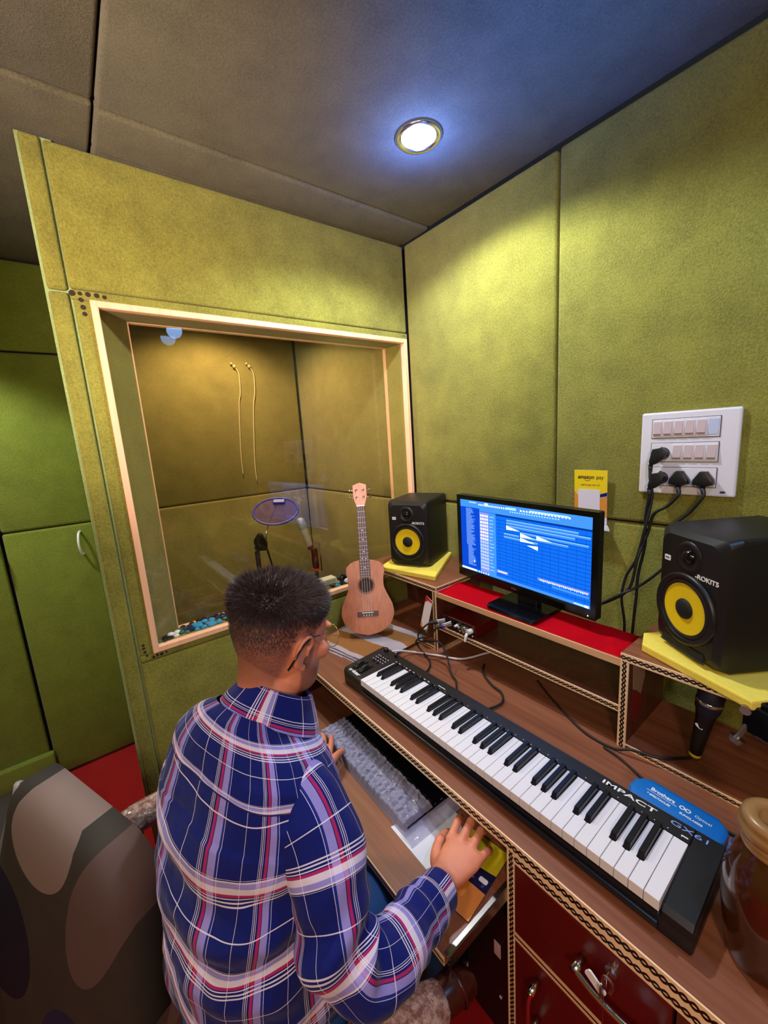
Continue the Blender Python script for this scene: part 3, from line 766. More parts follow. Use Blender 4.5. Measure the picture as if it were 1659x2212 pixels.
# payment cards (the QR squares are left blank)
cardw = plain('card_white', (232, 226, 238), 0.4, var=0.02)
def payment_card(name, X, w, h_, parts_, label):
    t = thing(name, label, 'sign', tuple(X.translation))
    for nm, outline, zz, mat in parts_:
        bm = BM(); prism(bm, outline, zz, zz+0.0005 if zz > 0 else zz+0.0016, X); finish(nm, bm, mat, t)
    return t
YP = plain('card_yellow', (246, 216, 30), 0.4, var=0.02); OR = plain('card_orange', (232, 150, 60), 0.4, var=0.03); NV = plain('card_navy', (24, 26, 120), 0.4)
cX = axes((0.884, -0.012, 1.345), V((1, -0.02, 0)).normalized(), V((0, -0.04, 1)).normalized(), V((0, -1, 0)))
cw, ch = 0.108, 0.178
t = payment_card('payment_card', cX, cw, ch, [
    ('card', [(-cw/2, -ch/2), (cw/2, -ch/2), (cw/2, ch/2), (-cw/2, ch/2)], 0, cardw),
    ('yellow_panel', [(-cw/2, 0.02), (-.02, -0.01), (cw/2, 0.012), (cw/2, ch/2), (-cw/2, ch/2)], 0.0017, YP),
    ('orange_panel', [(-cw/2, -0.065), (cw/2, -0.065), (cw/2, 0.004), (-.02, -0.02), (-cw/2, 0.018)], 0.0017, OR),
    ('navy_stripe', [(0.03, 0.000), (cw/2, 0.006), (cw/2, 0.018), (0.03, 0.010)], 0.0023, NV),
    ('blank_code_panel', rrect(0.072, 0.086, 0.004, 3, -0.004, -0.018), 0.0029, cardw)],
    'yellow and orange payment card sign on the wall behind the monitor')
text('lettering', 'amazon', 0.0175, plain('navy_print', (40, 34, 40), 0.5), t, cX @ Matrix.Translation((-0.014, 0.066, 0.0024)), 0.0002, bold=0.0004)
text('lettering', 'pay', 0.0175, bpy.data.materials['navy_print'], t, cX @ Matrix.Translation((0.031, 0.066, 0.0024)), 0.0002)
text('lettering', 'scan to pay with QR', 0.0075, bpy.data.materials['navy_print'], t, cX @ Matrix.Translation((0.0, 0.040, 0.0024)), 0.0002)
bm = BM(); tube(bm, [cX @ V((-0.020, 0.0575, 0.0025)), cX @ V((-0.010, 0.0545, 0.0025)), cX @ V((0.0, 0.0575, 0.0025))], 0.0006, 6); finish('smile_mark', bm, bpy.data.materials['navy_print'], t)
bm = BM(); uvl = bm.loops.layers.uv.verify()
grid(bm, lambda u, v: cX @ V((-cw/2+u*(cw+0.02*v), -ch/2-0.016*math.sin(v*1.3), 0.001+0.03*(1-math.cos(v*1.4)))), 8, 8); bmesh.ops.solidify(bm, geom=bm.faces[:], thickness=0.001)
finish('curled_flap', bm, cardw, t, smooth=True)
# second card leaning inside the left box
cX = axes((0.438, -0.348, 0.905), V((0.72, -0.66, 0.22)).normalized(), V((-0.02, 0.12, 1)).normalized(), V((-0.1, -0.99, 0)).normalized())
cX = axes((0.424, -0.352, 0.893), V((0.93, -0.28, -0.16)).normalized(), V((0.20, 0.10, 0.97)).normalized(), V((-0.28, -0.95, 0.15)).normalized())
cw, ch = 0.052, 0.135
t = payment_card('code_card', cX, cw, ch, [
    ('card', [(-cw/2, -ch/2), (cw/2, -ch/2), (cw/2, ch/2), (-cw/2, ch/2)], 0, cardw),
    ('red_corner', [(-cw/2, ch/2-0.03), (-0.005, ch/2-0.012), (cw/2, ch/2-0.008), (cw/2, ch/2), (-cw/2, ch/2)], 0.0017, plain('card_red', (200, 20, 30), .4)),
    ('orange_corner', [(-cw/2, -ch/2), (0.002, -ch/2), (-cw/2, -ch/2+0.024)], 0.0017, OR),
    ('green_corner', [(0.006, -ch/2), (cw/2, -ch/2), (cw/2, -ch/2+0.014)], 0.0017, plain('card_green', (10, 130, 70), .4))],
    'white payment card with red corner leaning inside the open left box')
# ================================================================ PIANO KEYBOARD
ka = math.radians(0.336)
KX = Matrix.Translation((0.5025, -0.729, DZ+0.001)) @ Matrix.Rotation(ka, 4, 'Z')
kb = thing('keyboard_controller', 'black music keyboard with sixty-one piano keys lying along the desk', 'keyboard', (0.99, -0.64, DZ+0.001), ka)
KB0, KB1, KW = -0.108, 0.893, 0.8465/36
bm = BM()
# base tray
b = BM(); bx(b, (KB0, 0.002, 0.0), (KB1, 0.188, 0.036), 0.005, 2); merge(bm, b)
# left control block, right cheek, back ledge
b = BM(); prism(b, [(0.003, 0.034), (0.003, 0.052), (0.012, 0.059), (0.180, 0.068), (0.188, 0.060), (0.188, 0.034)], KB0, -0.0015, Matrix(((0, 0, 1, 0), (1, 0, 0, 0), (0, 1, 0, 0), (0, 0, 0, 1))), 0.002, 1); merge(bm, b)
b = BM(); prism(b, [(0.003, 0.034), (0.003, 0.046), (0.012, 0.054), (0.180, 0.068), (0.188, 0.060), (0.188, 0.034)], 0.8475, KB1, Matrix(((0, 0, 1, 0), (1, 0, 0, 0), (0, 1, 0, 0), (0, 0, 0, 1))), 0.002, 1); merge(bm, b)
b = BM(); prism(b, [(0.1425, 0.034), (0.1425, 0.0655), (0.180, 0.068), (0.188, 0.060), (0.188, 0.034)], -0.002, 0.848, Matrix(((0, 0, 1, 0), (1, 0, 0, 0), (0, 1, 0, 0), (0, 0, 0, 1))), 0.0015, 1); merge(bm, b)
b = BM(); bx(b, (0, -0.006, 0.012), (0.847, 0.003, 0.026), 0.003, 2); merge(bm, b)
o = finish('casing', bm, KBODY, kb, KX); auto_smooth(o, 30)
KZ = 0.064
pat = [1, 1, 0, 1, 1, 1, 0]          # black key after C D . F G A .
for i in range(36):
    k = i % 7
    x0_, x1_ = i*KW+0.0006, (i+1)*KW-0.0006
    cl = 0.0065 if (i > 0 and pat[(i-1) % 7]) else 0.0
    cr = 0.0065 if (pat[k] and i < 35) else 0.0
    bm = BM()
    # front, wide part and the tail between the black keys
    prism(bm, [(x0_, 0.0), (x1_, 0.0), (x1_, 0.049), (x1_-cr, 0.049), (x1_-cr, 0.1415), (x0_+cl, 0.1415), (x0_+cl, 0.049), (x0_, 0.049)], KZ-0.021, KZ, None, 0.0007, 1)
    finish('white_key', bm, WKEY, kb, KX)
for i in range(35):
    if not pat[i % 7]: continue
    xc = (i+1)*KW
    bm = BM()
    P = [(-0.0062, 0.050, KZ-0.004), (0.0062, 0.050, KZ-0.004), (0.0062, 0.1415, KZ-0.004), (-0.0062, 0.1415, KZ-0.004), (-0.0048, 0.057, KZ+0.0105), (0.0048, 0.057, KZ+0.0105), (0.0048, 0.1415, KZ+0.0115), (-0.0048, 0.1415, KZ+0.0115)]
    vs = [bm.verts.new((x+xc, y, z)) for x, y, z in P]
    for q in ((3, 2, 1, 0), (4, 5, 6, 7), (0, 1, 5, 4), (1, 2, 6, 5), (2, 3, 7, 6), (3, 0, 4, 7)): bm.faces.new([vs[j] for j in q])
    bmesh.ops.bevel(bm, geom=bm.edges[:], offset=0.0009, segments=1, affect='EDGES')
    finish('black_key', bm, BKEY, kb, KX)
def ktop(y): return 0.052+0.009*0+ (y-0.003)*0.085+0.0055
def ktxt(name, s, size, x, y, mat=WHTM, z=None, **k):
    zz = ktop(y) if z is None else z
    return text(name, s, size, mat, kb, KX @ Matrix.Translation((x, y, zz)), 0.0003, **k)
ktxt('lettering', 'nektar', 0.019, -0.055, 0.014, bold=0.0005, z=0.0601, sx=1.15)
ktxt('lettering', 'IMPACT', 0.0155, 0.735, 0.166, z=0.0676, sx=1.9, bold=0.0002)
ktxt('lettering', 'GX61', 0.0155, 0.842, 0.166, mat=plain('pale_blue_print', (130, 160, 230), .5), z=0.0676, sx=1.7)
for nm, x, y in (('pitch_bend_wheel', -0.078, 0.055), ('modulation_wheel', -0.045, 0.052)):
    bm = BM(); prism(bm, rrect(0.022, 0.058, 0.006), 0.058, 0.0655, Matrix.Translation((x, y, 0)), 0.002); finish(nm+'_housing', bm, BLK, kb, KX)
    bm = BM(); cyl(bm, (x-0.006, y, 0.052), (x+0.006, y, 0.052), 0.021, seg=28); o = finish(nm, bm, RUB, kb, KX); auto_smooth(o, 40)
for i in range(2):
    for j in range(4):
        bm = BM(); prism(bm, rrect(0.0095, 0.0065, 0.0015, 2), 0.058, 0.0693, Matrix.Translation((-0.062+i*0.022+j*0.004*0, 0.100+j*0.0135, 0)), 0.0006, 1); finish('button', bm, plain('button_grey', (36, 36, 62), .4) if 'button_grey' not in bpy.data.materials else bpy.data.materials['button_grey'], kb, KX)
bm = BM()
rnd = random.Random(5)
for i in range(15):
    x = -0.074+0.013*(i % 5)+rnd.uniform(-.001, .001); y = 0.108+0.0125*(i//5)
    prism(bm, rrect(0.0052, 0.0024, 0.0006, 1), 0.0655, 0.0657+0.0008*(y-0.1)/0.012, Matrix.Translation((x, y, 0.0)))
for i in range(10): prism(bm, rrect(0.0075, 0.0026, 0.0008, 1), 0.0655, 0.0668, Matrix.Translation((0.006+0.0175*i, 0.148, 0.0)))
for i in range(30): prism(bm, rrect(0.0018, 0.0014, 0.0004, 1), 0.0655, 0.0668, Matrix.Translation((0.19+0.0222*i, 0.148, 0.0)))
prism(bm, rrect(0.03, 0.002, 0.0006, 1), 0.066, 0.0670, Matrix.Translation((0.213, 0.156, 0)))
prism(bm, rrect(0.011, 0.0022, 0.0006, 1), 0.066, 0.0670, Matrix.Translation((0.838, 0.150, 0)))
finish('panel_print', bm, WHTM, kb, KX)
for x, y, r in ((-0.076, 0.168, 0.009), (-0.020, 0.168, 0.0055)):
    bm = BM(); lathe(bm, [(0, 0.078), (r*.8, 0.078), (r, 0.074), (r, 0.06)], Matrix.Translation((x, y, 0)), 24); finish('knob', bm, BLK, kb, KX, smooth=True)

# ================================================================ COMPUTER KEYBOARD + its wrinkled cover
cX = KX_ = Matrix.Translation((0.630, -0.762, TZ+0.0005)) @ Matrix.Rotation(math.radians(-1.5), 4, 'Z')
ck = thing('computer_keyboard', 'black computer keyboard under a crinkled clear plastic cover on the pull-out tray', 'keyboard', (0.630, -0.762, TZ), 0)
CW, CD = 0.452, 0.168
bm = BM(); prism(bm, rrect(CW, CD, 0.008), 0.0, 0.016, None, 0.003, 2); finish('casing', bm, BLKG, ck, cX)
rnd = random.Random(2); nk = 0
KCAP = plain('keycap', (20, 20, 24), 0.4)
for row in range(5):
    y = -0.068+row*0.0192; x = -0.218; 
    units = {0: [1.25, 1.25, 1.25, 6.0, 1.25, 1.25, 1.5, 1, 1, 1, 1.2, 1.2, 1.2], 1: [2.2]+[1]*10+[2.4]+[1]+[1]*5, 2: [1.8]+[1]*11+[2.2]+[1]*5, 3: [1.5]+[1]*12+[1.5]+[1]*5, 4: [1]*13+[2]+[1]*5}[row]
    tot = sum(units); s = 0.436/tot
    for w_ in units:
        if nk >= 96: break
        nk += 1
        bm = BM(); prism(bm, rrect(w_*s-0.003, 0.0160, 0.002, 2), 0.016, 0.0225, Matrix.Translation((x+w_*s/2, y, 0)), 0.0015, 1); finish('key', bm, KCAP, ck, cX); x += w_*s
cov = N('clear_cover'); gl = cov.n('ShaderNodeBsdfPrincipled')
gl.inputs['Base Color'].default_value = lin((176, 174, 206)); gl.inputs['Roughness'].default_value = 0.07; gl.inputs['Specular IOR Level'].default_value = 0.9
trn = cov.n('ShaderNodeBsdfTransparent'); mx = cov.n('ShaderNodeMixShader'); lwf = cov.n('ShaderNodeLayerWeight'); lwf.inputs[0].default_value = 0.45
cov.L(cov.math('ADD', 0.42, cov.math('MULTIPLY', lwf.outputs['Facing'], 0.5)), mx.inputs[0]); cov.L(trn.outputs[0], mx.inputs[1]); cov.L(gl.outputs[0], mx.inputs[2]); cov.L(mx.outputs[0], cov.out.inputs[0])
def covf(u, v):
    x = (u-0.5)*(CW+0.012); y = -CD/2-0.008+v*0.108
    n = noise.voronoi(V((x*50+2*noise.noise(V((x*9, y*9, 0))), y*44, 1.5+2*noise.noise(V((x*7, y*7, 5))))))[0][0]
    e = min(1, min(u, 1-u)*30, v*16, (1-v)*10)
    row = math.floor((y+0.0776)/0.0192); kx = (x+0.218+0.006*row)/0.0194+0.25*noise.noise(V((x*12, y*12, 2))); ky = (y+0.0776)/0.0192+0.22*noise.noise(V((x*14, y*14, 8)))
    pil = (abs(math.sin(PI*kx))*abs(math.sin(PI*ky)))**0.45
    cr = abs(noise.noise(V((x*34, y*34, 6)))); cr2 = abs(noise.noise(V((x*15+4, y*22, 1))))
    z = 0.0235+0.0062*pil*(0.55+0.9*cr2)+0.0040*max(0, 1-cr*7)+0.0045*cr2
    return (x, y, 0.001+e*z)
bm = BM(); grid(bm, covf, 230, 56); finish('plastic_cover', bm, cov.m, ck, cX, smooth=True, label='crinkled translucent plastic cover', flip=False)
bm = BM(); tube(bm, [(0.225, -0.09, 0.012), (0.25, -0.10, 0.004), (0.262, -0.085, 0.002)], 0.003, 6); 
def flap(u, v):
    return (CW/2-0.006+u*0.042, -CD/2-0.012+v*0.17, 0.002+0.014*(1-u)**2+0.002*noise.noise(V((u*5, v*14, 2))))
b = BM(); grid(b, flap, 12, 40); bm.free(); finish('plastic_cover', b, cov.m, ck, cX, smooth=True, flip=False)

# papers and mouse on the tray
bm = BM(); prism(bm, [(0.812, -0.868), (0.963, -0.872), (1.020, -0.800), (0.905, -0.716), (0.845, -0.712)], TZ+0.0003, TZ+0.0010); finish('paper_sheet', bm, plain('paper', (222, 224, 236), .7, var=.03), None, label='white sheet of paper on the tray between keyboard and right hand', cat='paper')
mp = thing('mouse_pad', 'yellow, navy and orange printed mouse pad under the right hand', 'mouse pad', (1.02, -0.79, TZ))
pX = Matrix.Translation((1.008, -0.800, TZ+0.0012)) @ Matrix.Rotation(math.radians(8), 4, 'Z')
bm = BM(); prism(bm, rrect(0.110, 0.175, 0.003), 0, 0.0025, pX); finish('pad_base', bm, plain('pad_navy', (20, 22, 70), .5), mp)
bm = BM(); prism(bm, [(-0.055, 0.01), (0.055, 0.025), (0.055, 0.0875), (-0.055, 0.0875)], 0.0026, 0.0029, pX); finish('yellow_print', bm, plain('pad_yellow', (214, 202, 34), .5), mp)
bm = BM(); prism(bm, [(-0.055, -0.0875), (0.055, -0.0875), (0.055, -0.022), (-0.055, -0.02)], 0.0026, 0.0029, pX); finish('orange_print', bm, plain('pad_orange', (226, 140, 60), .5), mp)
bm = BM(); prism(bm, rrect(0.02, 0.011, 0.003, 2, 0.038, 0.0), 0.0026, 0.0031, pX); finish('white_print', bm, WHTM, mp)
ms = thing('computer_mouse', 'black computer mouse mostly hidden under the right hand', 'mouse', (0.985, -0.80, TZ+0.004))
def mouse(u, v):
    a = u*2*PI; r = math.sin(v*PI/2)
    z = math.cos(v*PI/2)
    return (0.985+0.029*r*math.cos(a), -0.815+0.052*r*math.sin(a), TZ+0.0042+0.034*z**0.8*(1-0.15*math.sin(a)*r))
bm = BM(); grid(bm, mouse, 28, 10, close_u=True); bmesh.ops.remove_doubles(bm, verts=bm.verts[:], dist=0.0005); finish('mouse_shell', bm, BLK, ms, smooth=True)
bm = BM(); cyl(bm, (0.982, -0.782, TZ+0.031), (0.988, -0.782, TZ+0.031), 0.008, seg=16); finish('scroll_wheel', bm, RUB, ms)

# ================================================================ UKULELE
ut = thing('ukulele', 'brown wooden ukulele leaning against the studio window on the folded cloth', 'ukulele', (0.205, -0.465, 0.785))
Lo, Hi = V((0.240, -0.505, 0.790)), V((0.050, -0.372, 1.395))
uy = (Hi-Lo).normalized(); ux = V((0.60, 0.80, 0.0)); ux = (ux-uy*ux.dot(uy)).normalized(); uz = ux.cross(uy)
UX = axes(Lo, ux, uy, uz); UL = (Hi-Lo).length    # local x right, y along the neck, z face normal
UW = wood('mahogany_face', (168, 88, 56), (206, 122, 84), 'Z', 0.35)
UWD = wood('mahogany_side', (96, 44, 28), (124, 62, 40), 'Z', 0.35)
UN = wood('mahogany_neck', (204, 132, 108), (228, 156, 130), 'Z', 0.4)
def uo(t):   # half width of the body along its length 0..1
    pts = [(0, 0.0), (0.03, 0.040), (0.08, 0.066), (0.16, 0.088), (0.27, 0.098), (0.38, 0.095), (0.50, 0.080), (0.58, 0.069), (0.66, 0.0645), (0.74, 0.067), (0.83, 0.073), (0.90, 0.071), (0.955, 0.055), (0.985, 0.034), (1.0, 0.0)]
    for (a, b_), (c, d) in zip(pts, pts[1:]):
        if t <= c: return 1.12*(b_+(d-b_)*((t-a)/(c-a)))
    return 0
BL = 0.312
ts = [0.5-0.5*math.cos(PI*i/44) for i in range(45)]
rt = [(uo(t), t*BL) for t in ts]; out = rt+[(-x, y) for x, y in rt[::-1][1:-1]]
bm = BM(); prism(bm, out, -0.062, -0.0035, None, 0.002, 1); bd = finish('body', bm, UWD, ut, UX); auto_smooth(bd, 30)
# soundboard with the round hole left open
SH = (0.0, 0.203, 0.030)
bm = BM()
n = len(out); hol = []
for x, y in out:
    a = math.atan2(y-SH[1], x-SH[0]); hol.append((SH[0]+SH[2]*math.cos(a), SH[1]+SH[2]*math.sin(a)))
O0 = [bm.verts.new((x, y, -0.0034)) for x, y in out]; O1 = [bm.verts.new((x*0.994, BL/2+(y-BL/2)*0.996, 0)) for x, y in out]; H1 = [bm.verts.new((x, y, 0)) for x, y in hol]; H0 = [bm.verts.new((x, y, -0.0034)) for x, y in hol]
for i in range(n):
    j = (i+1) % n
    for A, B in ((O0, O1), (O1, H1), (H1, H0)): bm.faces.new((A[i], A[j], B[j], B[i]))
finish('soundboard', bm, UW, ut, UX)
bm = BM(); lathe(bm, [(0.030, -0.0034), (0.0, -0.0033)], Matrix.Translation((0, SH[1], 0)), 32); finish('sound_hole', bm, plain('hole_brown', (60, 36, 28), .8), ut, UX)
bm = BM(); lathe(bm, [(0.031, 0.0001), (0.031, 0.0006), (0.037, 0.0006), (0.037, 0.0001)], Matrix.Translation((0, SH[1], 0)), 48); finish('rosette', bm, plain('rosette_brown', (120, 62, 44), .4), ut, UX)
NT = UL-0.105
bm = BM(); prism(bm, [(-0.0225, 0.236), (0.0225, 0.236), (0.0175, NT), (-0.0175, NT)], 0.0002, 0.0055, None, 0.0008, 1); fb = finish('fretboard', bm, plain('rosewood', (84, 52, 54), .45, var=.2, vs=90), ut, UX)
FRM = plain('fret_silver', (196, 180, 184), .6, var=.02)
sc_ = NT-0.072
y = NT
for k in range(1, 19):
    y = 0.072+sc_*2**(-k/12)
    if y < 0.238: break
    w_ = 0.0175+(NT-y)/(NT-0.218)*0.004
    bm = BM(); tube(bm, [(-w_, y, 0.0056), (w_, y, 0.0056)], 0.0009, 6, smooth=False); finish('fret', bm, FRM, ut, UX)
bm = BM()
for k in (5, 7, 10, 12, 15):
    y = 0.072+sc_*(2**(-k/12)+2**(-(k-1)/12))/2
    for dx in ((0,) if k != 12 else (-0.008, 0.008)): cyl(bm, (dx, y, 0.0055), (dx, y, 0.0060), 0.0026, seg=12)
finish('fret_dots', bm, WHTM, ut, UX)
bm = BM()
prism(bm, [(-0.0190, 0.270), (0.0190, 0.270), (0.0165, NT), (-0.0165, NT)], -0.016, 0.0, None, 0.004, 2)
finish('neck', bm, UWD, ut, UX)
hs = [(-0.018, NT), (0.018, NT), (0.024, NT+0.020), (0.0300, NT+0.040), (0.0295, NT+0.060), (0.030, NT+0.094), (0.0, NT+0.105), (-0.030, NT+0.094), (-0.0295, NT+0.060), (-0.0300, NT+0.040), (-0.024, NT+0.020)]
bm = BM(); prism(bm, hs, -0.014, 0.0, None, 0.002, 2); hd = finish('headstock', bm, UN, ut, UX)
bm = BM(); bx(bm, (-0.018, NT-0.003, 0), (0.018, NT+0.001, 0.008), 0.0006, 1); finish('nut', bm, WHTM, ut, UX)
for sx_ in (-1, 1):
    for yy in (NT+0.040, NT+0.072):
        bm = BM(); cyl(bm, (sx_*0.015, yy, -0.001), (sx_*0.015, yy, 0.010), 0.0032, 0.0026, 14)
        cyl(bm, (sx_*0.015, yy, 0.0), (sx_*0.015, yy, 0.002), 0.0052, seg=16)
        cyl(bm, (sx_*0.028, yy, -0.007), (sx_*0.040, yy, -0.007), 0.0018, seg=8)
        sphere(bm, (sx_*0.044, yy, -0.007), (0.0065, 0.0055, 0.0075), 12, 8)
        finish('tuning_peg', bm, CHR, ut, UX, smooth=True)
bm = BM(); bx(bm, (-0.0430, 0.076, 0), (0.0430, 0.096, 0.005), 0.0012, 1); br = finish('bridge', bm, bpy.data.materials['rosewood'], ut, UX)
bm = BM(); bx(bm, (-0.024, 0.0895, 0.0051), (0.024, 0.0925, 0.0088), 0.0006, 1); finish('saddle', bm, WHTM, br, UX)
for k in range(4):
    xb = -0.0165+k*0.011; xt = -0.0120+k*0.008
    bm = BM(); tube(bm, [(xb, 0.078, 0.0062), (xb, 0.091, 0.0092), (xt, NT, 0.0086), (-0.015 if k < 2 else 0.015, NT+(0.040 if k in (0, 3) else 0.072), 0.006)], 0.00045, 5, smooth=False); finish('string', bm, WHTM, ut, UX)
    bm = BM(); sphere(bm, (xb, 0.080, 0.0055), (0.0026, 0.003, 0.002), 8, 6); finish('string_end', bm, WHTM, ut, UX)

# folded cloth under it
cm = N('banded_cotton')
tc = cm.n('ShaderNodeTexCoord'); sp_ = cm.n('ShaderNodeSeparateXYZ'); cm.L(tc.outputs['UV'], sp_.inputs[0])
uu, vv = sp_.outputs[0], sp_.outputs[1]
wob = cm.math('MULTIPLY', cm.math('SUBTRACT', cm.noise(cm.coord(), 18, 2), .5), .05)
v2 = cm.math('ADD', vv, wob)
b1 = cm.math('MULTIPLY', cm.math('GREATER_THAN', v2, .06), cm.math('LESS_THAN', v2, .40))
b2 = cm.math('MULTIPLY', cm.math('MULTIPLY', cm.math('GREATER_THAN', v2, .62), cm.math('LESS_THAN', v2, .86)), cm.math('GREATER_THAN', cm.math('ADD', uu, wob), .52))
bb = cm.math('MAXIMUM', b1, b2)
cm.bsdf(cm.mix(bb, lin((228, 220, 228)), lin((202, 142, 84))), .92, 0, .1, cm.bump(cm.noise(cm.coord(), 700, 2), .2, .001))
ct = thing('folded_cloth', 'folded white and tan cloth lying under the ukulele at the desk corner', 'cloth', (0.22, -0.5, DZ))
c00, c10, c01, c11 = V((0.105, -0.668, 0)), V((0.385, -0.612, 0)), V((0.015, -0.395, 0)), V((0.372, -0.318, 0))
for L_ in range(3):
    def cf(u, v, L_=L_):
        p = (c00*(1-u)*(1-v)+c10*u*(1-v)+c01*(1-u)*v+c11*u*v)
        sh = 0.010*(L_-1)
        p = p+V((sh*(0.6 if u > .5 else -.4), sh*0.5, 0))
        e = min(u, 1-u, v, 1-v); rr_ = min(1, e*14)
        z = DZ+0.0012+L_*0.0085+0.0050*math.sqrt(max(0, 1-(1-rr_)**2))+0.0016*noise.noise(V((u*6, v*6, L_*3)))
        if u > 0.965 and L_ == 2: z -= 0.004
        return (p.x, p.y, max(z, DZ+0.001))
    bm = BM(); grid(bm, cf, 60, 50); bmesh.ops.solidify(bm, geom=bm.faces[:], thickness=0.004)
    for v_ in bm.verts: v_.co.z = max(v_.co.z, DZ+0.0006)
    finish('cloth_fold', bm, cm.m, ct, smooth=True)

# ================================================================ AUDIO INTERFACE on the middle shelf
ai = thing('audio_interface', 'dark red audio interface with knobs and plugged cables on the middle shelf', 'audio interface', (0.575, -0.27, 0.866))
IR = plain('deep_red_metal', (92, 10, 16), .35)
ix0, ix1, iy0, iy1, iz0, iz1 = 0.492, 0.652, -0.336, -0.205, 0.8655, 0.911
bm = BM(); bx(bm, (ix0, iy0, iz0), (ix1, iy1, iz1), 0.004, 2); finish('casing', bm, IR, ai)
bm = BM(); bx(bm, (ix0+.003, iy0-.0015, iz0+.003), (ix1-.003, iy0, iz1-.003)); finish('front_panel', bm, BLKG, ai)
for x, r, m_ in ((0.612, 0.0125, CHR), (0.636, 0.0095, WHT), (0.588, 0.006, CHR), (0.572, 0.005, WHT)):
    bm = BM(); lathe(bm, [(r, 0), (r*0.92, 0.014), (r*0.8, 0.016), (0, 0.016)], axes((x, iy0-.001, iz0+0.026), (1, 0, 0), (0, 0, 1), (0, -1, 0)), 20); finish('knob', bm, m_, ai, smooth=True)
for x in (0.600, 0.622, 0.642, 0.583):
    bm = BM(); cyl(bm, (x, iy0-.0016, iz0+.008), (x, iy0-.004, iz0+.008), 0.0028, seg=10); finish('button', bm, WHTM, ai)
bm = BM(); tube(bm, [(0.625, iy0-.002, iz0+.016), (0.628, iy0-.020, iz0+.012), (0.630, iy0-.030, iz0-.008)], [.005, .006, .004], 8); finish('jack_adapter', bm, WHT, ai, smooth=True)
for x, colr in ((0.513, None), (0.545, 1)):
    bm = BM(); cyl(bm, (x, iy0, iz0+.027), (x, iy0-.006, iz0+.027), .013, seg=24); finish('input_jack', bm, BLK, ai)
PUR = plain('purple_ring', (70, 60, 190), .4)
def xlr(p, d, cable, label, ringm):
    t = thing('cable', label, 'cable', tuple(p))
    p = V(p); d = V(d).normalized()
    bm = BM(); cyl(bm, p, p+d*.030, .0095, .0095, 20); finish('plug_shell', bm, CHR, t, smooth=False)
    bm = BM(); cyl(bm, p+d*.0301, p+d*.036, .0100, .0098, 20); finish('plug_ring', bm, ringm, t)
    bm = BM(); cyl(bm, p+d*.0361, p+d*.062, .0085, .005, 16); finish('strain_relief', bm, RUB, t)
    bm = BM(); tube(bm, [p+d*.060]+cable, .0033, 8, 10); finish('cord', bm, RUB, t, smooth=True)
xlr((0.513, iy0-.0065, iz0+.027), (-0.55, -0.8, -0.10), [(0.462, -0.405, 0.868), (0.440, -0.415, 0.835), (0.452, -0.420, 0.815), (0.480, -0.410, 0.818), (0.530, -0.395, 0.83), (0.57, -0.40, 0.80), (0.62, -0.43, 0.76), (0.66, -0.45, 0.757), (0.705, -0.50, 0.757), (0.720, -0.530, 0.757)], 'black cable plugged into the left input of the red audio interface', BLK)
xlr((0.545, iy0-.0065, iz0+.027), (-0.50, -0.8, -0.22), [(0.492, -0.405, 0.842), (0.455, -0.418, 0.826), (0.425, -0.415, 0.80), (0.420, -0.40, 0.770), (0.445, -0.40, 0.757), (0.512, -0.428, 0.757), (0.545, -0.47, 0.757), (0.560, -0.525, 0.757)], 'black cable with purple ring plugged in beside it, running to the music keyboard', PUR)
bm = BM(); tube(bm, [(0.405, -0.520, 0.790), (0.412, -0.49, 0.785), (0.423, -0.425, 0.758), (0.502, -0.376, 0.757), (0.580, -0.330, 0.757), (0.617, -0.235, 0.757), (0.64, -0.16, 0.757)], .0036, 10, 10); finish('white_cable', bm, WHT, None, smooth=True, label='white cable running from the music keyboard to under the middle shelf', cat='cable')
bm = BM(); tube(bm, [(0.66, -0.30, 0.757), (0.69, -0.345, 0.757), (0.75, -0.378, 0.757), (0.800, -0.392, 0.757), (0.830, -0.430, 0.757), (0.822, -0.48, 0.757), (0.80, -0.530, 0.757)], .0034, 8, 10); finish('black_cable', bm, RUB, None, smooth=True, label='black cable curving over the desk top under the middle shelf', cat='cable')

# ================================================================ DYNAMIC MICROPHONE in the right box
mB, mT = V((1.275, -0.275, DZ+0.0145)), V((1.300, -0.268, 0.972))
dm = thing('handheld_microphone', 'black handheld microphone standing on its end in the right desk box', 'microphone', tuple(mB))
mz = (mT-mB).normalized(); mx_ = V((1, 0, 0)); mx_ = (mx_-mz*mx_.dot(mz)).normalized(); MXX = axes(mB, mx_, mz.cross(mx_), mz)
Lm = (mT-mB).length
def lt(name, prof, mat, par=dm, M=MXX, **k):
    bm = BM(); lathe(bm, prof, M, 28); return finish(name, bm, mat, par, smooth=True, **k)
lt('connector', [(0, 0.0), (.010, 0.0), (.0105, .010), (.011, .016)], CHR); lt('yellow_ring', [(.0112, .008), (.0122, .009), (.0122, .016), (.0112, .017)], YEL)
lt('handle', [(.0118, .014), (.013, .02), (.0185, .115), (.0205, .128), (.021, .135)], BLK)
lt('grille_ring', [(.0255, .158), (.0272, .160), (.0272, .166), (.0255, .168)], CHR)
lt('grille', [(.021, .132), (.0255, .145), (.0262, .165), (.0265, .185), (.024, Lm-.010), (.016, Lm-.001), (0, Lm)], plain('grille_black', (20, 20, 40), .55, bump=.6, vs=900))
bm = BM(); prism(bm, [(0.009*math.cos(a*PI/8), 0.004*math.sin(a*PI/8)) for a in range(16)], 0, .0006, MXX @ axes((-0.004, -0.0162, 0.098), (0.9, -.05, -.4), (.35, .1, .93), (-.15, -1, .16))); finish('badge', bm, WHTM, dm)
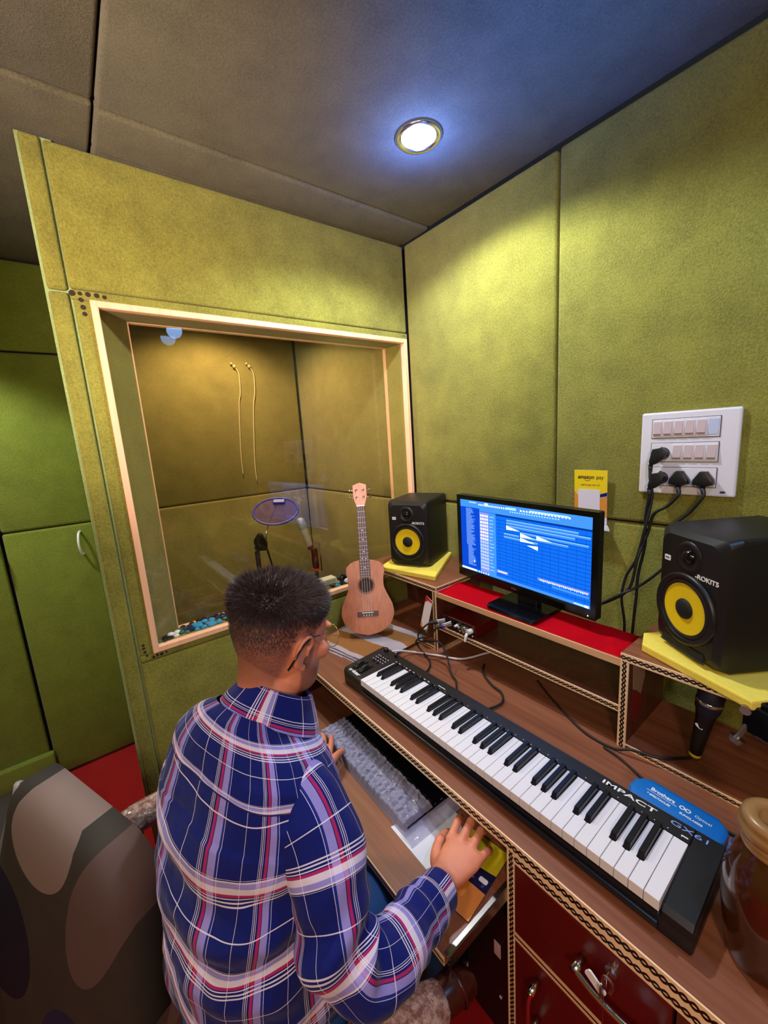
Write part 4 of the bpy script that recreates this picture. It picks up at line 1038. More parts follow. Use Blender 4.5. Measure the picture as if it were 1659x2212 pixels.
bm = BM(); tube(bm, [mB+V((0, -.002, .004)), (1.262, -.295, .7670), (1.225, -.345, .772), (1.17, -.362, .769), (1.13, -.372, .7545), (1.06, -.37, .7545), (0.98, -.335, .7545), (0.90, -.29, .7545), (.84, -.25, .7545)], .0032, 8, 10); finish('cord', bm, RUB, dm, smooth=True)
bm = BM(); tube(bm, [(1.112, -.385, .7545), (1.16, -.395, .7545), (1.25, -.43, .7545), (1.33, -.435, .7545), (1.42, -.43, .7545), (1.55, -.42, .7545)], .0028, 8, 10); finish('black_cable', bm, RUB, None, smooth=True, label='thin black cable along the front of the right desk box', cat='cable')

# mic boom clamp on the box edge
bc = thing('boom_clamp', 'black and steel boom arm clamp fixed to the front edge of the right box', 'clamp', (1.40, -0.37, 0.99))
bm = BM()
obox(bm, axes((1.405, -0.365, 1.0135), V((.9, -.43, 0)).normalized(), V((.43, .9, 0)).normalized(), (0, 0, 1)), .085, .034, .016, .003)
obox(bm, axes((1.400, -0.385, 0.960), V((.9, -.43, 0)).normalized(), V((.43, .9, 0)).normalized(), (0, 0, 1)), .060, .014, .060, .003)
obox(bm, axes((1.408, -0.365, 0.955), V((.9, -.43, 0)).normalized(), V((.43, .9, 0)).normalized(), (0, 0, 1)), .05, .05, .012, .003)
finish('bracket', bm, BLKG, bc)
bm = BM(); cyl(bm, (1.386, -.372, .992), (1.366, -.386, .935), .0055, seg=12); cyl(bm, (1.368, -.385, .940), (1.364, -.388, .930), .014, .012, 18); finish('clamp_screw', bm, STEEL, bc)
bm = BM(); cyl(bm, (1.377, -.372, 1.012), (1.377, -.400, 1.012), .009, seg=16); finish('bolt', bm, STEEL, bc); bm = BM(); cyl(bm, (1.425, -.395, 1.020), (1.425, -.42, 1.020), .006, seg=16); finish('bolt', bm, STEEL, bc)
bm = BM(); tube(bm, [(1.41, -.36, 1.028), (1.46, -.37, 1.045), (1.55, -.40, 1.06)], .009, 10); finish('boom_arm', bm, BLK, bc, smooth=True)

# glasses case
gc = thing('glasses_case', 'blue hard glasses case with white shop lettering behind the music keyboard', 'glasses case', (1.30, -0.49, DZ))
GX = Matrix.Translation((1.302, -0.493, DZ+0.0006)) @ Matrix.Rotation(math.radians(-3.5), 4, 'Z')
BLU = plain('case_blue', (20, 112, 196), .35, var=.03)
bm = BM(); prism(bm, rrect(0.165, 0.072, 0.022), 0.0, 0.020, GX, 0.007, 3); o = finish('case_bottom', bm, BLU, gc, smooth=True)
bm = BM(); prism(bm, rrect(0.166, 0.073, 0.022), 0.0215, 0.044, GX, 0.009, 4); o = finish('case_lid', bm, BLU, gc, smooth=True)
text('lettering', 'Brothers', 0.0125, WHTM, gc, GX @ Matrix.Translation((-0.028, 0.012, 0.0442)), .0003, bold=.0003)
text('lettering', 'Optical', 0.0095, WHTM, gc, GX @ Matrix.Translation((0.044, 0.009, 0.0442)), .0003)
text('lettering', '* SPECTACLES', 0.0068, WHTM, gc, GX @ Matrix.Translation((-0.030, -0.0055, 0.0442)), .0003, bold=.0002)
text('lettering', 'SUNGLASSES', 0.0068, WHTM, gc, GX @ Matrix.Translation((0.028, -0.006, 0.0442)), .0003, bold=.0002)
bm = BM()
for dx in (0.008, 0.018): lathe(bm, [(.0052, .0442), (.0052, .0446), (.0030, .0446), (.0030, .0442)], GX @ Matrix.Translation((dx, .010, 0)), 18)
bx(bm, (-0.058, 0.0045, .0441), (0.000, 0.0052, .0446)) if False else None
b = BM(); bx(b, (-0.056, 0.0035, .0441), (0.000, 0.0043, .0446)); b.transform(GX); merge(bm, b)
finish('spectacles_mark', bm, WHTM, gc)

# brown jar at the lower right corner
JC = (1.462, -0.645)
jar = thing('brown_jar', 'tall brown bottle-shaped jar with ribbed tan lid at the lower right desk corner', 'jar', (JC[0], JC[1], DZ))
JM = Matrix.Translation((JC[0], JC[1], DZ+.0005))
jb = N('brown_glass'); jb.bsdf(jb.mix(jb.noise(jb.coord(scale=(1, 1, .3)), 26, 3), lin((38, 14, 6)), lin((92, 48, 24))), .12, 0, .8, Transmission_Weight=.25)
bm = BM(); lathe(bm, [(0, 0), (.038, 0), (.044, .010), (.051, .06), (.0555, .105), (.0555, .145), (.050, .175), (.040, .197), (.034, .208)], JM, 48); finish('jar_body', bm, jb.m, jar, smooth=True)
RIB = plain('ribbed_tan', (150, 112, 66), .3, var=.25, vs=30)
bm = BM(); lathe(bm, [(.036, .206), (.0385, .209), (.0385, .213), (.0365, .215), (.039, .218), (.039, .222), (.0372, .224), (.0415, .228), (.0445, .235), (.0440, .242), (.040, .246), (.0415, .249), (.0405, .255), (.034, .259), (.026, .259), (.020, .252), (.0185, .235), (0, .234)], JM, 48); finish('ribbed_lid', bm, RIB, jar, smooth=True)

# ================================================================ UNDER THE DESK
pc = thing('computer_tower', 'black computer tower standing under the desk beside the drawers', 'computer', (1.0, -0.45, 0))
bm = BM(); bx(bm, (0.905, -0.700, 0.012), (1.074, -0.26, 0.43), .006, 2); finish('casing', bm, BLKM, pc)
bm = BM(); bx(bm, (0.909, -0.706, 0.016), (1.070, -0.698, 0.426), .003, 2); finish('front_panel', bm, BLK, pc)
bm = BM(); prism(bm, rrect(.020, .045, .002), 0, .0006, axes((1.012, -.7065, .292), (1, 0, 0), (0, 0, 1), (0, -1, 0))); finish('sticker', bm, plain('sticker_pink', (214, 180, 180), .5), pc)
bm = BM(); cyl(bm, (1.02, -.7065, .145), (1.02, -.708, .145), .004, seg=12); finish('power_light', bm, WHTM, pc)
bm = BM(); bx(bm, (0.93, -0.68, 0.0005), (1.05, -0.28, 0.0125)); finish('foot', bm, RUB, pc)
def matf(u, v):
    x = 0.46+0.43*u; y = -0.20-0.44*v-0.05*math.sin(u*3.0)
    return (x, y, 0.004+0.006*max(0, noise.noise(V((u*5, v*5, 1)))))
bm = BM(); grid(bm, matf, 30, 30); bmesh.ops.solidify(bm, geom=bm.faces[:], thickness=.003)
mt_ = thing('floor_mat', 'olive felt mat with cream border on the red floor under the desk', 'mat', (0.68, -.42, 0))
finish('mat_felt', bm, FELT, mt_, smooth=True)
bm = BM(); tube(bm, [(0.46+0.43*u/20, -0.64-0.05*math.sin(u/20*3.0), 0.0095) for u in range(21)], .0085, 8, 2); finish('mat_border', bm, CLOTHW, mt_, smooth=True)
# yellow board beyond the drawers
bm = BM(); bx(bm, (1.425, -0.742, 0.002), (1.70, -0.728, 0.66), .002, 1); finish('yellow_board', bm, plain('board_yellow', (150, 112, 20), .6), None, label='dull yellow board under the desk right of the drawers', cat='board')

# ================================================================ WINDOW SILL: glass pebbles and small things
gp = {'teal': plain('teal_glass', (10, 110, 84), .06, spec=.8, Coat_Weight=.6), 'black': plain('black_glass', (8, 8, 14), .05, spec=.9), 'white': plain('milk_glass', (225, 232, 236), .1), 'blue': plain('sky_glass', (40, 150, 205), .08, Coat_Weight=.5), 'navy': plain('navy_glass', (10, 24, 74), .06, spec=.9)}
rnd = random.Random(11)
seq = [('teal', -1.213, -.030), ('black', -1.196, -.024), ('black', -1.192, -.045), ('black', -1.178, -.030), ('white', -1.170, -.058), ('white', -1.156, -.034), ('white', -1.148, -.060), ('teal', -1.136, -.052), ('teal', -1.138, -.078), ('teal', -1.118, -.040), ('navy', -1.118, -.068), ('navy', -1.104, -.046), ('navy', -1.100, -.086), ('black', -1.122, -.098)]
y = -1.085
while y < -0.93:
    for x in (-.034, -.058, -.082, -.106):
        c = 'blue' if (-1.09 < y < -1.01) else rnd.choice(['navy', 'teal', 'teal', 'blue', 'black'])
        if x < -.09: c = 'black'
        seq.append((c, y+rnd.uniform(-.006, .006), x+rnd.uniform(-.004, .004)))
    y += .0215
y = -.50
while y < -.335:
    for x in (-.034, -.060): seq.append((rnd.choice(['navy', 'black', 'blue']), y+rnd.uniform(-.004, .004), x))
    y += .022
protos = {}
for c, y, x in seq:
    rr = rnd.uniform(.0095, .0125)
    if c not in protos:
        bm = BM(); sphere(bm, (0, 0, 0), (1, 1, .62), 18, 12); o = finish('glass_pebble', bm, gp[c], None, smooth=True, origin=(0, 0, 0)); protos[c] = o
    else:
        o = protos[c].copy(); COL.objects.link(o)
    o.scale = (rr, rr*rnd.uniform(.9, 1.15), rr); o.location = (x, y, 0.9215+rr*.62); o.rotation_euler = (0, 0, rnd.uniform(0, 3))
    cn = {'teal': 'teal green', 'black': 'glossy black', 'white': 'milky white', 'blue': 'sky blue', 'navy': 'dark navy'}[c]
    o['label'] = cn+' glass pebble on the window sill between the panes'; o['category'] = 'pebble'; o['group'] = 'glass pebbles on the window sill'
bm = BM(); bx(bm, (-0.122, w0+fw+.001, 0.9085), (-0.0155, w1-fw-.001, 0.9200)); finish('window_sill', bm, FELTD, win)
sb = thing('small_box', 'small cream box with dark scribbles on the sill left of the ukulele', 'box', (-.07, -.535, .921))
bm = BM(); bx(bm, (-.086, -.565, .9405), (-.040, -.475, .966), .002, 1); bx(bm, (-.08, -.56, .9205), (-.05, -.48, .9405), .001, 1); finish('carton', bm, plain('cream_card', (206, 200, 168), .6), sb)
bm = BM(); rnd = random.Random(4)
for i in range(12):
    yy = -.560+i*.007; tube(bm, [(-.0395, yy, .944+rnd.uniform(0, .004)), (-.0390, yy+.004, .962-rnd.uniform(0, .006))], .0009, 5, smooth=False)
finish('scribble_marks', bm, BLKM, sb)
bm = BM(); tube(bm, [(-.06, -.455, .945), (-.07, -.43, .958), (-.05, -.41, .950), (-.06, -.39, .945), (-.075, -.41, .938), (-.06, -.44, .936)], .0085, 8, 8); finish('cable_coil', bm, RUB, None, smooth=True, label='small coil of black cable on the sill behind the ukulele', cat='cable')
bm = BM(); sphere(bm, (-.03, -.425, .9375), (.013, .016, .012), 14, 10); sphere(bm, (-.03, -.402, .936), (.010, .014, .010), 12, 8); finish('white_pebble', bm, gp['white'], None, smooth=True, label='larger white stone at the end of the sill beside the ukulele', cat='pebble')

# ================================================================ VOCAL BOOTH
# pop filter on a stand
bs = thing('pop_filter', 'round pop filter with purple rim on a bent stand inside the booth', 'pop filter', (-.36, -.70, 0))
pc_ = V((-.36, -.600, 1.262)); pn = V((.55, -.35, .78)).normalized()
pxx = V((.60, .80, 0)); pxx = (pxx-pn*pxx.dot(pn)).normalized(); PX_ = axes(pc_, pxx, pn.cross(pxx), pn)
bm = BM(); tube(bm, [PX_ @ V((.108*math.cos(a*PI/18), .085*math.sin(a*PI/18), 0)) for a in range(37)], .0055, 8, 2); finish('rim', bm, plain('purple_plastic', (40, 26, 130), .35), bs, smooth=True)
mshm = N('pop_mesh'); d_ = mshm.n('ShaderNodeBsdfDiffuse'); d_.inputs[0].default_value = lin((120, 90, 130)); tt = mshm.n('ShaderNodeBsdfTransparent'); m3 = mshm.n('ShaderNodeMixShader'); m3.inputs[0].default_value = .30; mshm.L(tt.outputs[0], m3.inputs[1]); mshm.L(d_.outputs[0], m3.inputs[2]); mshm.L(m3.outputs[0], mshm.out.inputs[0])
bm = BM(); lathe(bm, [(.106, .001), (0, .001)], PX_ @ Matrix.Diagonal((1, .79, 1, 1)), 36); lathe(bm, [(.106, -.001), (0, -.001)], PX_ @ Matrix.Diagonal((1, .79, 1, 1)), 36); finish('mesh_screen', bm, mshm.m, bs)
bm = BM(); obox(bm, PX_ @ Matrix.Translation((.012, .055, -.006)), .06, .026, .02, .004); finish('clamp', bm, plain('purple_plastic_dark', (36, 26, 110), .35), bs)
bm = BM(); tube(bm, [PX_ @ V((.0, .045, .0)), (-.37, -.64, 1.20), (-.36, -.66, 1.16), (-.36, -.668, 1.08)], .0035, 8); finish('gooseneck', bm, CHR, bs, smooth=True)
bm = BM(); prism(bm, [(-.03, -.035), (.032, -.035), (.034, .005), (.015, .045), (-.006, .052), (-.028, .02)], -.010, .010, axes((-.36, -.695, 1.118), V((.6, .8, 0)), (0, 0, 1), V((.8, -.6, 0))), .004, 2); finish('bracket', bm, BLKG, bs)
bm = BM(); cyl(bm, (-.35, -.722, 1.115), (-.34, -.735, 1.115), .006, seg=12); cyl(bm, (-.35, -.722, 1.095), (-.34, -.735, 1.095), .007, seg=12); finish('thumb_screw', bm, CHR, bs)
bm = BM(); cyl(bm, (-.36, -.715, 0.02), (-.36, -.715, 1.09), .012, seg=14); finish('pole', bm, BLK, bs)
bm = BM(); tube(bm, [(-.36, -.665, 1.085), (-.38, -.64, .98), (-.42, -.60, .80), (-.46, -.56, .5), (-.48, -.54, .02)], .005, 8); finish('leg', bm, BLK, bs, smooth=True)
bm = BM(); lathe(bm, [(0, .022), (.11, .02), (.12, .012), (.12, 0), (0, 0)], Matrix.Translation((-.36, -.715, .0008)), 36); finish('base', bm, BLK, bs)
# condenser microphone
cmT, cmB = V((-.36, -.478, 1.205)), V((-.36, -.437, 1.052))
cmz = (cmT-cmB).normalized(); cx2 = V((1, 0, 0)); CMX = axes(cmB, cx2, cmz.cross(cx2), cmz)
cmi = thing('condenser_microphone', 'silver white condenser microphone on a stand inside the booth', 'microphone', tuple(cmB))
SIL = plain('champagne_metal', (196, 186, 162), .38, .35)
lt('mic_body', [(0, -.002), (.016, -.002), (.018, .004), (.0205, .085), (.0215, .100)], SIL, cmi, CMX)
lt('grille', [(.0215, .1005), (.0222, .103), (.0222, .138), (.018, .153), (.010, .158), (0, .159)], plain('grille_silver', (170, 165, 160), .45, .4, bump=.8, vs=900), cmi, CMX)
AMB = plain('amber_plastic', (92, 22, 12), .2, spec=.8, Transmission_Weight=.3)
bm = BM(); cyl(bm, CMX @ V((0, 0, -.003)), CMX @ V((0, 0, -.020)), .014, seg=18); cyl(bm, (-.36, -.412, 1.03), (-.36, -.410, .925), .017, seg=20); finish('mount', bm, AMB, cmi)
bm = BM(); cyl(bm, (-.36, -.436, 1.03), (-.36, -.424, .90), .0035, seg=8); cyl(bm, (-.34, -.388, 1.06), (-.35, -.384, .90), .0035, seg=8); finish('mount_rods', bm, CHR, cmi)
bm = BM(); cyl(bm, (-.36, -.410, .922), (-.36, -.410, .914), .022, seg=20); finish('mount_ring', bm, plain('red_ring', (210, 60, 40), .3), cmi)
bm = BM(); cyl(bm, (-.36, -.410, .913), (-.36, -.410, .02), .010, seg=14); lathe(bm, [(0, .022), (.11, .02), (.12, .012), (.12, 0), (0, 0)], Matrix.Translation((-.36, -.41, .0008)), 36); finish('stand', bm, BLK, cmi)
# white cables down the booth wall
for i, (y0_, zt, y1_, zb, lb) in enumerate([(-.440, 2.075, -.480, 1.40, 'left of two thin white cables hanging down the booth wall'), (-.345, 2.080, -.395, 1.35, 'right of two thin white cables hanging down the booth wall')]):
    bm = BM(); tube(bm, [(BX+.004, y0_-.03, zt+.02), (BX+.010, y0_-.01, zt), (BX+.008, y0_+.012, zt-.05), (BX+.008, y0_+.006, zt-.16), (BX+.006, (y0_+y1_)/2+.01, (zt+zb)/2+.1), (BX+.006, y1_+.004, zb+.15), (BX+.006, y1_, zb)], .0042, 7)
    sphere(bm, (BX+.010, y0_-.012, zt+.002), .011, 10, 8); sphere(bm, (BX+.010, y0_-.028, zt+.018), .008, 10, 8)
    finish('white_cable', bm, plain('cream_cable', (190, 168, 110), .6) if i == 0 else bpy.data.materials['cream_cable'], None, smooth=True, label=lb, cat='cable', group='white cables on the booth wall')

# ================================================================ CHAIRS
def face_mat():
    m = N('circle_print_fabric')
    tc = m.n('ShaderNodeTexCoord'); sp = m.n('ShaderNodeSeparateXYZ'); m.L(tc.outputs['UV'], sp.inputs[0])
    u, v = sp.outputs[0], sp.outputs[1]
    col = m.mix(m.noise(m.coord(), 14, 3), lin((44, 40, 38)), lin((56, 50, 46)))
    for cx, cy, a, rx, ry, c in [(.12, -.075, .35, .125, .105, (120, 102, 98)), (.325, -.155, 1.15, .165, .075, (84, 66, 64)), (-.085, -.36, .9, .15, .165, (12, 11, 34)), (-.10, -.80, .4, .15, .12, (130, 112, 106)), (.24, -.52, .8, .13, .12, (30, 27, 60)), (-.36, -.60, .4, .10, .14, (112, 92, 88))]:
        ca, sa = math.cos(a), math.sin(a)
        du = m.math('SUBTRACT', u, cx); dv = m.math('SUBTRACT', v, cy)
        p = m.math('DIVIDE', m.math('ADD', m.math('MULTIPLY', du, ca), m.math('MULTIPLY', dv, sa)), rx)
        q = m.math('DIVIDE', m.math('SUBTRACT', m.math('MULTIPLY', dv, ca), m.math('MULTIPLY', du, sa)), ry)
        r2 = m.math('ADD', m.math('MULTIPLY', p, p), m.math('MULTIPLY', q, q))
        col = m.mix(m.math('LESS_THAN', r2, 1.0), col, lin(c))
    f = m.noise(m.coord(), 500, 2)
    m.bsdf(col, .75, 0, .25, m.bump(f, .2, .001))
    return m.m
CF = face_mat()
fc = thing('cushioned_chair', 'dark fabric high-back chair with large circle print in the lower left foreground', 'chair', (.15, -1.75, 0))
u_ = V((.911, .41, 0)).normalized(); n_ = V((.41, -.911, 0)).normalized()
P0 = V((.312, -1.552, .838))
def backpt(s, t, side):
    # s 0..1 left to right, t 0 top .. 1 bottom
    left = -0.045-0.40*t**1.1; right = 0.40+0.07*t
    top = 0.005-0.055*s-0.03*(1-min(1, s*6))**2-0.06*max(0, (s-.8)/.2)**2
    uu = left+(right-left)*s; vv = top-(0.95)*t
    e = min(1, min(s, 1-s)*9, t*9+.0); bulge = 0.030*math.sqrt(max(0, 1-(1-e)**2))
    off = (0.012+bulge+0.10*t*t*0) if side else (-0.05-bulge*.6)
    p = P0+u_*uu+V((0, 0, 1))*vv+n_*(off+.16*t)
    return p, (uu, vv)
bm = BM()
uvl = bm.loops.layers.uv.verify()
nS, nT = 34, 34
F_ = [[bm.verts.new(backpt(i/nS, j/nT, 1)[0]) for j in range(nT+1)] for i in range(nS+1)]
B_ = [[bm.verts.new(backpt(i/nS, j/nT, 0)[0]) for j in range(nT+1)] for i in range(nS+1)]
def addf(vs, sts, mi=0):
    f = bm.faces.new(vs); f.material_index = mi
    for l, st in zip(f.loops, sts): l[uvl].uv = backpt(st[0]/nS, st[1]/nT, 1)[1]
for i in range(nS):
    for j in range(nT):
        q = [(i, j), (i+1, j), (i+1, j+1), (i, j+1)]
        addf([F_[a][b] for a, b in q], q); addf([B_[a][b] for a, b in q[::-1]], q[::-1])
for i in range(nS):
    addf([F_[i][0], B_[i][0], B_[i+1][0], F_[i+1][0]], [(i, 0), (i, 0), (i+1, 0), (i+1, 0)]); addf([F_[i+1][nT], B_[i+1][nT], B_[i][nT], F_[i][nT]], [(i+1, nT), (i+1, nT), (i, nT), (i, nT)])
SILV = plain('silver_side_fabric', (150, 140, 150), .45, var=.25, vs=16)
for j in range(nT):
    addf([F_[0][j+1], B_[0][j+1], B_[0][j], F_[0][j]], [(0, j+1)]*2+[(0, j)]*2, 1); addf([F_[nS][j], B_[nS][j], B_[nS][j+1], F_[nS][j+1]], [(nS, j)]*2+[(nS, j+1)]*2)
finish('backrest', bm, None, fc, smooth=True, mats=[CF, SILV])
bm = BM(); tube(bm, [backpt(0.0, t/12, 1)[0]+n_*.002 for t in range(13)], .010, 8, 3); finish('side_piping', bm, SILV, fc, smooth=True)
def sidef(u, v):
    p = backpt(0.0, v, 1)[0]; q = V((-.20*min(1, v*5+.05), -.02, (-.03-.04*math.sin(v*9))*min(1, v*4)))*u
    return p+V(q)+n_*(0.035*math.sin(u*PI)*min(1, v*4)*(1+.3*math.sin(v*14)))-n_*.02*u
bm = BM(); grid(bm, sidef, 12, 30); bmesh.ops.solidify(bm, geom=bm.faces[:], thickness=.012); finish('side_bolster', bm, SILV, fc, smooth=True, label='silvery grey creased side of the chair back')
bm = BM(); bx(bm, (-.30, -2.12, .36), (.26, -1.62, .46), .04, 4); finish('seat', bm, CF, fc, Matrix.Rotation(0, 4, 'Z'), smooth=True)
bm = BM(); cyl(bm, (-.02, -1.87, .08), (-.02, -1.87, .37), .025, seg=16); finish('gas_column', bm, BLK, fc)
for k in range(5):
    a = k*2*PI/5+.3; bm = BM(); e = V((-.02+.28*math.cos(a), -1.87+.28*math.sin(a), .055))
    tube(bm, [(-.02, -1.87, .10), e], [.022, .014], 8, smooth=False); sphere(bm, (e.x, e.y, .029), .028, 12, 8); finish('leg', bm, BLK, fc)

# the chair the man sits on : seat, low back, two film-wrapped arms
wc = thing('wooden_armchair', 'armchair under the seated man with armrests wrapped in crinkled clear film', 'chair', (.80, -1.17, 0))
FILM = N('crinkled_film'); nz = FILM.noise(FILM.coord(), 62, 6, .75)
FILM.bsdf(FILM.ramp(nz, [(.42, lin((150, 104, 98))), (.56, lin((214, 176, 170))), (.68, lin((246, 226, 222)))]), .12, 0, .9, FILM.bump(nz, 1.0, .012), Coat_Weight=.8)
DWD = wood('dark_carved_wood', (44, 14, 10), (70, 24, 18), 'Y', .3)
def arm(pts, r):
    bm = BM(); tube(bm, pts, r, 14, 8)
    for v_ in bm.verts: v_.co += V((1, 1, 1))*0.0035*noise.noise(v_.co*55)
    return finish('armrest', bm, FILM.m, wc, smooth=True, label='armrest wrapped in crinkled clear film')
arm([(.395, -1.44, .61), (.388, -1.40, .644), (.386, -1.32, .652), (.392, -1.22, .645), (.41, -1.08, .63)], [.030, .036, .036, .034, .030])
arm([(1.05, -1.30, .555), (1.065, -1.20, .562), (1.080, -1.10, .565), (1.092, -1.02, .562), (1.095, -.985, .555)], [.038, .042, .042, .038, .032])
bm = BM(); tube(bm, [(1.094, -.995, .556), (1.098, -.955, .552), (1.10, -.925, .535), (1.098, -.915, .505)], [.028, .030, .026, .018], 14, 8); lathe(bm, [(.031, -.002), (.034, 0), (.031, .003)], axes((1.098, -.945, .548), (1, 0, 0), (0, 0, 1), (0, -1, 0)), 24); finish('arm_scroll', bm, DWD, wc, smooth=True, label='dark carved wooden arm end')
for nm, p0, p1 in (('arm_post', (.425, -1.10, .46), (.425, -1.10, .61)), ('arm_post', (.40, -1.38, .46), (.395, -1.38, .62)), ('arm_post', (1.085, -1.02, .42), (1.085, -1.02, .54)), ('arm_post', (1.06, -1.22, .42), (1.06, -1.22, .54))):
    bm = BM(); cyl(bm, p0, p1, .018, .016, 14); finish(nm, bm, DWD, wc)
bm = BM(); bx(bm, (.40, -1.43, .38), (1.06, -.98, .450), .03, 3); finish('seat', bm, plain('seat_brown', (70, 40, 34), .6), wc, smooth=True)
for x, y in ((.48, -1.40), (1.03, -1.40), (.48, -1.02), (1.03, -1.02)):
    bm = BM(); cyl(bm, (x, y, .0006), (x, y, .40), .018, .024, 12); finish('leg', bm, DWD, wc)
# ================================================================ THE MAN
man = thing('person', 'person with short dark hair, glasses and blue plaid shirt seated at the desk', 'person', (.80, -1.19, .45))
# head frame
hc = V((.762, -1.077, 1.203)); yw, pt_ = math.radians(-12), math.radians(-16)
Yh = V((math.sin(yw)*math.cos(pt_), math.cos(yw)*math.cos(pt_), math.sin(pt_))); Xh = Yh.cross(V((0, 0, 1))).normalized(); Zh = Xh.cross(Yh)
HX = axes(hc-V((0, 0, .010)), Xh, Yh, Zh) @ Matrix.Scale(1.06, 4); HXi = HX.inverted()
HT = [(-.112, .076, .028, .022), (-.100, .089, -.004, .038), (-.085, .092, -.030, .049), (-.065, .091, -.054, .057), (-.045, .089, -.070, .063), (-.02, .087, -.083, .067), (0, .085, -.091, .070), (.02, .090, -.097, .073), (.045, .089, -.1005, .0755), (.07, .080, -.098, .073), (.09, .062, -.088, .065), (.105, .040, -.068, .051), (.115, .012, -.038, .030), (.119, -.006, -.018, .012)]
def hrow(z):
    if z <= HT[0][0]: return HT[0][1:]
    for a, b in zip(HT, HT[1:]):
        if z <= b[0]:
            t = (z-a[0])/(b[0]-a[0]); return tuple(a[k]+(b[k]-a[k])*t for k in (1, 2, 3))
    return HT[-1][1:]
def hsurf(ang, z, off=0.0):
    """ang 0 = front, pi/2 = right ear, pi = back"""
    yf, yb, hw = hrow(z); cy, ry = (yf+yb)/2, (yf-yb)/2
    c, s = math.cos(ang), math.sin(ang); e = 2/2.25
    x = (hw+off)*math.copysign(abs(s)**e, s); y = cy+(ry+off)*math.copysign(abs(c)**e, c)
    return V((x, y, z))
body = BM()
def loft(bm, rings, cap=True):
    R = [[bm.verts.new(p) for p in r] for r in rings]
    n = len(R[0])
    for A, B in zip(R, R[1:]):
        for i in range(n): j = (i+1) % n; bm.faces.new((A[i], A[j], B[j], B[i]))
    if cap: bm.faces.new(R[0][::-1]); bm.faces.new(R[-1])
def piece(fn):
    b = BM(); fn(b); bmesh.ops.recalc_face_normals(b, faces=b.faces[:]); merge(body, b)
piece(lambda b: loft(b, [[HX @ hsurf(-2*PI*k/40, z) for k in range(40)] for z in [h[0] for h in HT]]))
def ell(c, r, M=None, X=HX):
    b = BM(); bmesh.ops.create_uvsphere(b, u_segments=20, v_segments=12, radius=1); b.transform(Matrix.Diagonal((r[0], r[1], r[2], 1)))
    if M is not None: b.transform(M)
    b.transform(Matrix.Translation(c)); b.transform(X); merge(body, b)
# nose, brows, cheeks, lips, chin
piece(lambda b: tube(b, [HX @ V(p) for p in ((0, .082, .018), (0, .098, -.005), (0, .110, -.028), (0, .106, -.040), (0, .090, -.044))], [.009, .010, .0125, .0115, .008], 12, 4))
for s in (-1, 1):
    ell((s*.0125, .094, -.038), (.008, .010, .007)); ell((s*.033, .082, .024), (.022, .010, .007)); ell((s*.043, .066, -.022), (.022, .022, .020)); ell((s*.032, .078, .001), (.0125, .010, .0095))
    ell((s*.052, .020, -.070), (.014, .040, .026))
ell((0, .090, -.062), (.022, .008, .0055)); ell((0, .088, -.073), (.019, .009, .0065)); ell((0, .080, -.096), (.024, .018, .017))
# ears
for s in (-1, 1):
    er = Matrix.Rotation(math.radians(-16), 4, 'X')
    ell((s*.074, -.006, -.012), (.006, .016, .029), Matrix.Rotation(s*math.radians(18), 4, 'Z') @ er)
    rim = [(.0765, .010, -.008), (.080, .013, .006), (.085, .006, .018), (.0895, -.008, .021), (.090, -.020, .012), (.087, -.024, -.004), (.082, -.019, -.020), (.078, -.010, -.032), (.0765, .000, -.039), (.075, .006, -.034)]
    piece(lambda b: tube(b, [HX @ V((s*p[0], p[1], p[2])) for p in rim], [.0035, .004, .0042, .0042, .0042, .0042, .004, .005, .006, .004], 8, 4))
    ell((s*.0765, .008, -.014), (.004, .004, .006)); piece(lambda b: tube(b, [HX @ V((s*p[0], p[1], p[2])) for p in ((.079, -.004, .010), (.083, -.014, .002), (.081, -.015, -.012), (.078, -.006, -.022))], .0035, 8, 4))
# neck
piece(lambda b: tube(b, [(.795, -1.175, .99), (.790, -1.148, 1.04), (.784, -1.118, 1.085), (.774, -1.092, 1.13), (.766, -1.090, 1.18)], [.082, .061, .053, .052, .053], 24, 5))
piece(lambda b: tube(b, [HX @ V((0, -.036, .0)), HX @ V((0, -.030, -.04)), HX @ V((0, -.026, -.08)), (.787, -1.143, 1.06)], [.050, .050, .050, .052], 18, 4))
# torso
rv, fv = V((.97, .24, 0)).normalized(), V((-.24, .97, 0)).normalized()
TR = [(.47, .812, -1.200, .185, .150, .145), (.54, .812, -1.200, .192, .158, .152), (.63, .812, -1.203, .192, .158, .152), (.73, .806, -1.203, .194, .150, .150), (.83, .797, -1.195, .196, .138, .140), (.90, .790, -1.182, .198, .125, .130), (.955, .786, -1.168, .196, .112, .120), (.995, .784, -1.156, .182, .100, .108), (1.025, .784, -1.146, .152, .090, .096), (1.048, .784, -1.139, .114, .082, .086), (1.066, .784, -1.132, .078, .070, .070)]
def trow(z):
    for a, b in zip(TR, TR[1:]):
        if z <= b[0]:
            t = max(0, (z-a[0])/(b[0]-a[0])); t2 = t
            return tuple(a[k]+(b[k]-a[k])*t2 for k in range(1, 6))
    return TR[-1][1:]
def tsurf(ang, z, off=0.0):
    """ang 0 = middle of the back, pi/2 = right side"""
    cx, cy, hw, df, db = trow(z); s, c = math.sin(ang), math.cos(ang); e = 2/2.5
    x = (hw+off)*math.copysign(abs(s)**e, s); y = -(db+off if c > 0 else df+off)*math.copysign(abs(c)**e, c)
    tl = .62*max(0, min(1, (z-.86)/.18))
    return V((cx, cy, z-tl*y))+rv*x+fv*y
piece(lambda b: loft(b, [[tsurf(-2*PI*k/36, z, -.016) for k in range(36)] for z in [t[0] for t in TR]]))
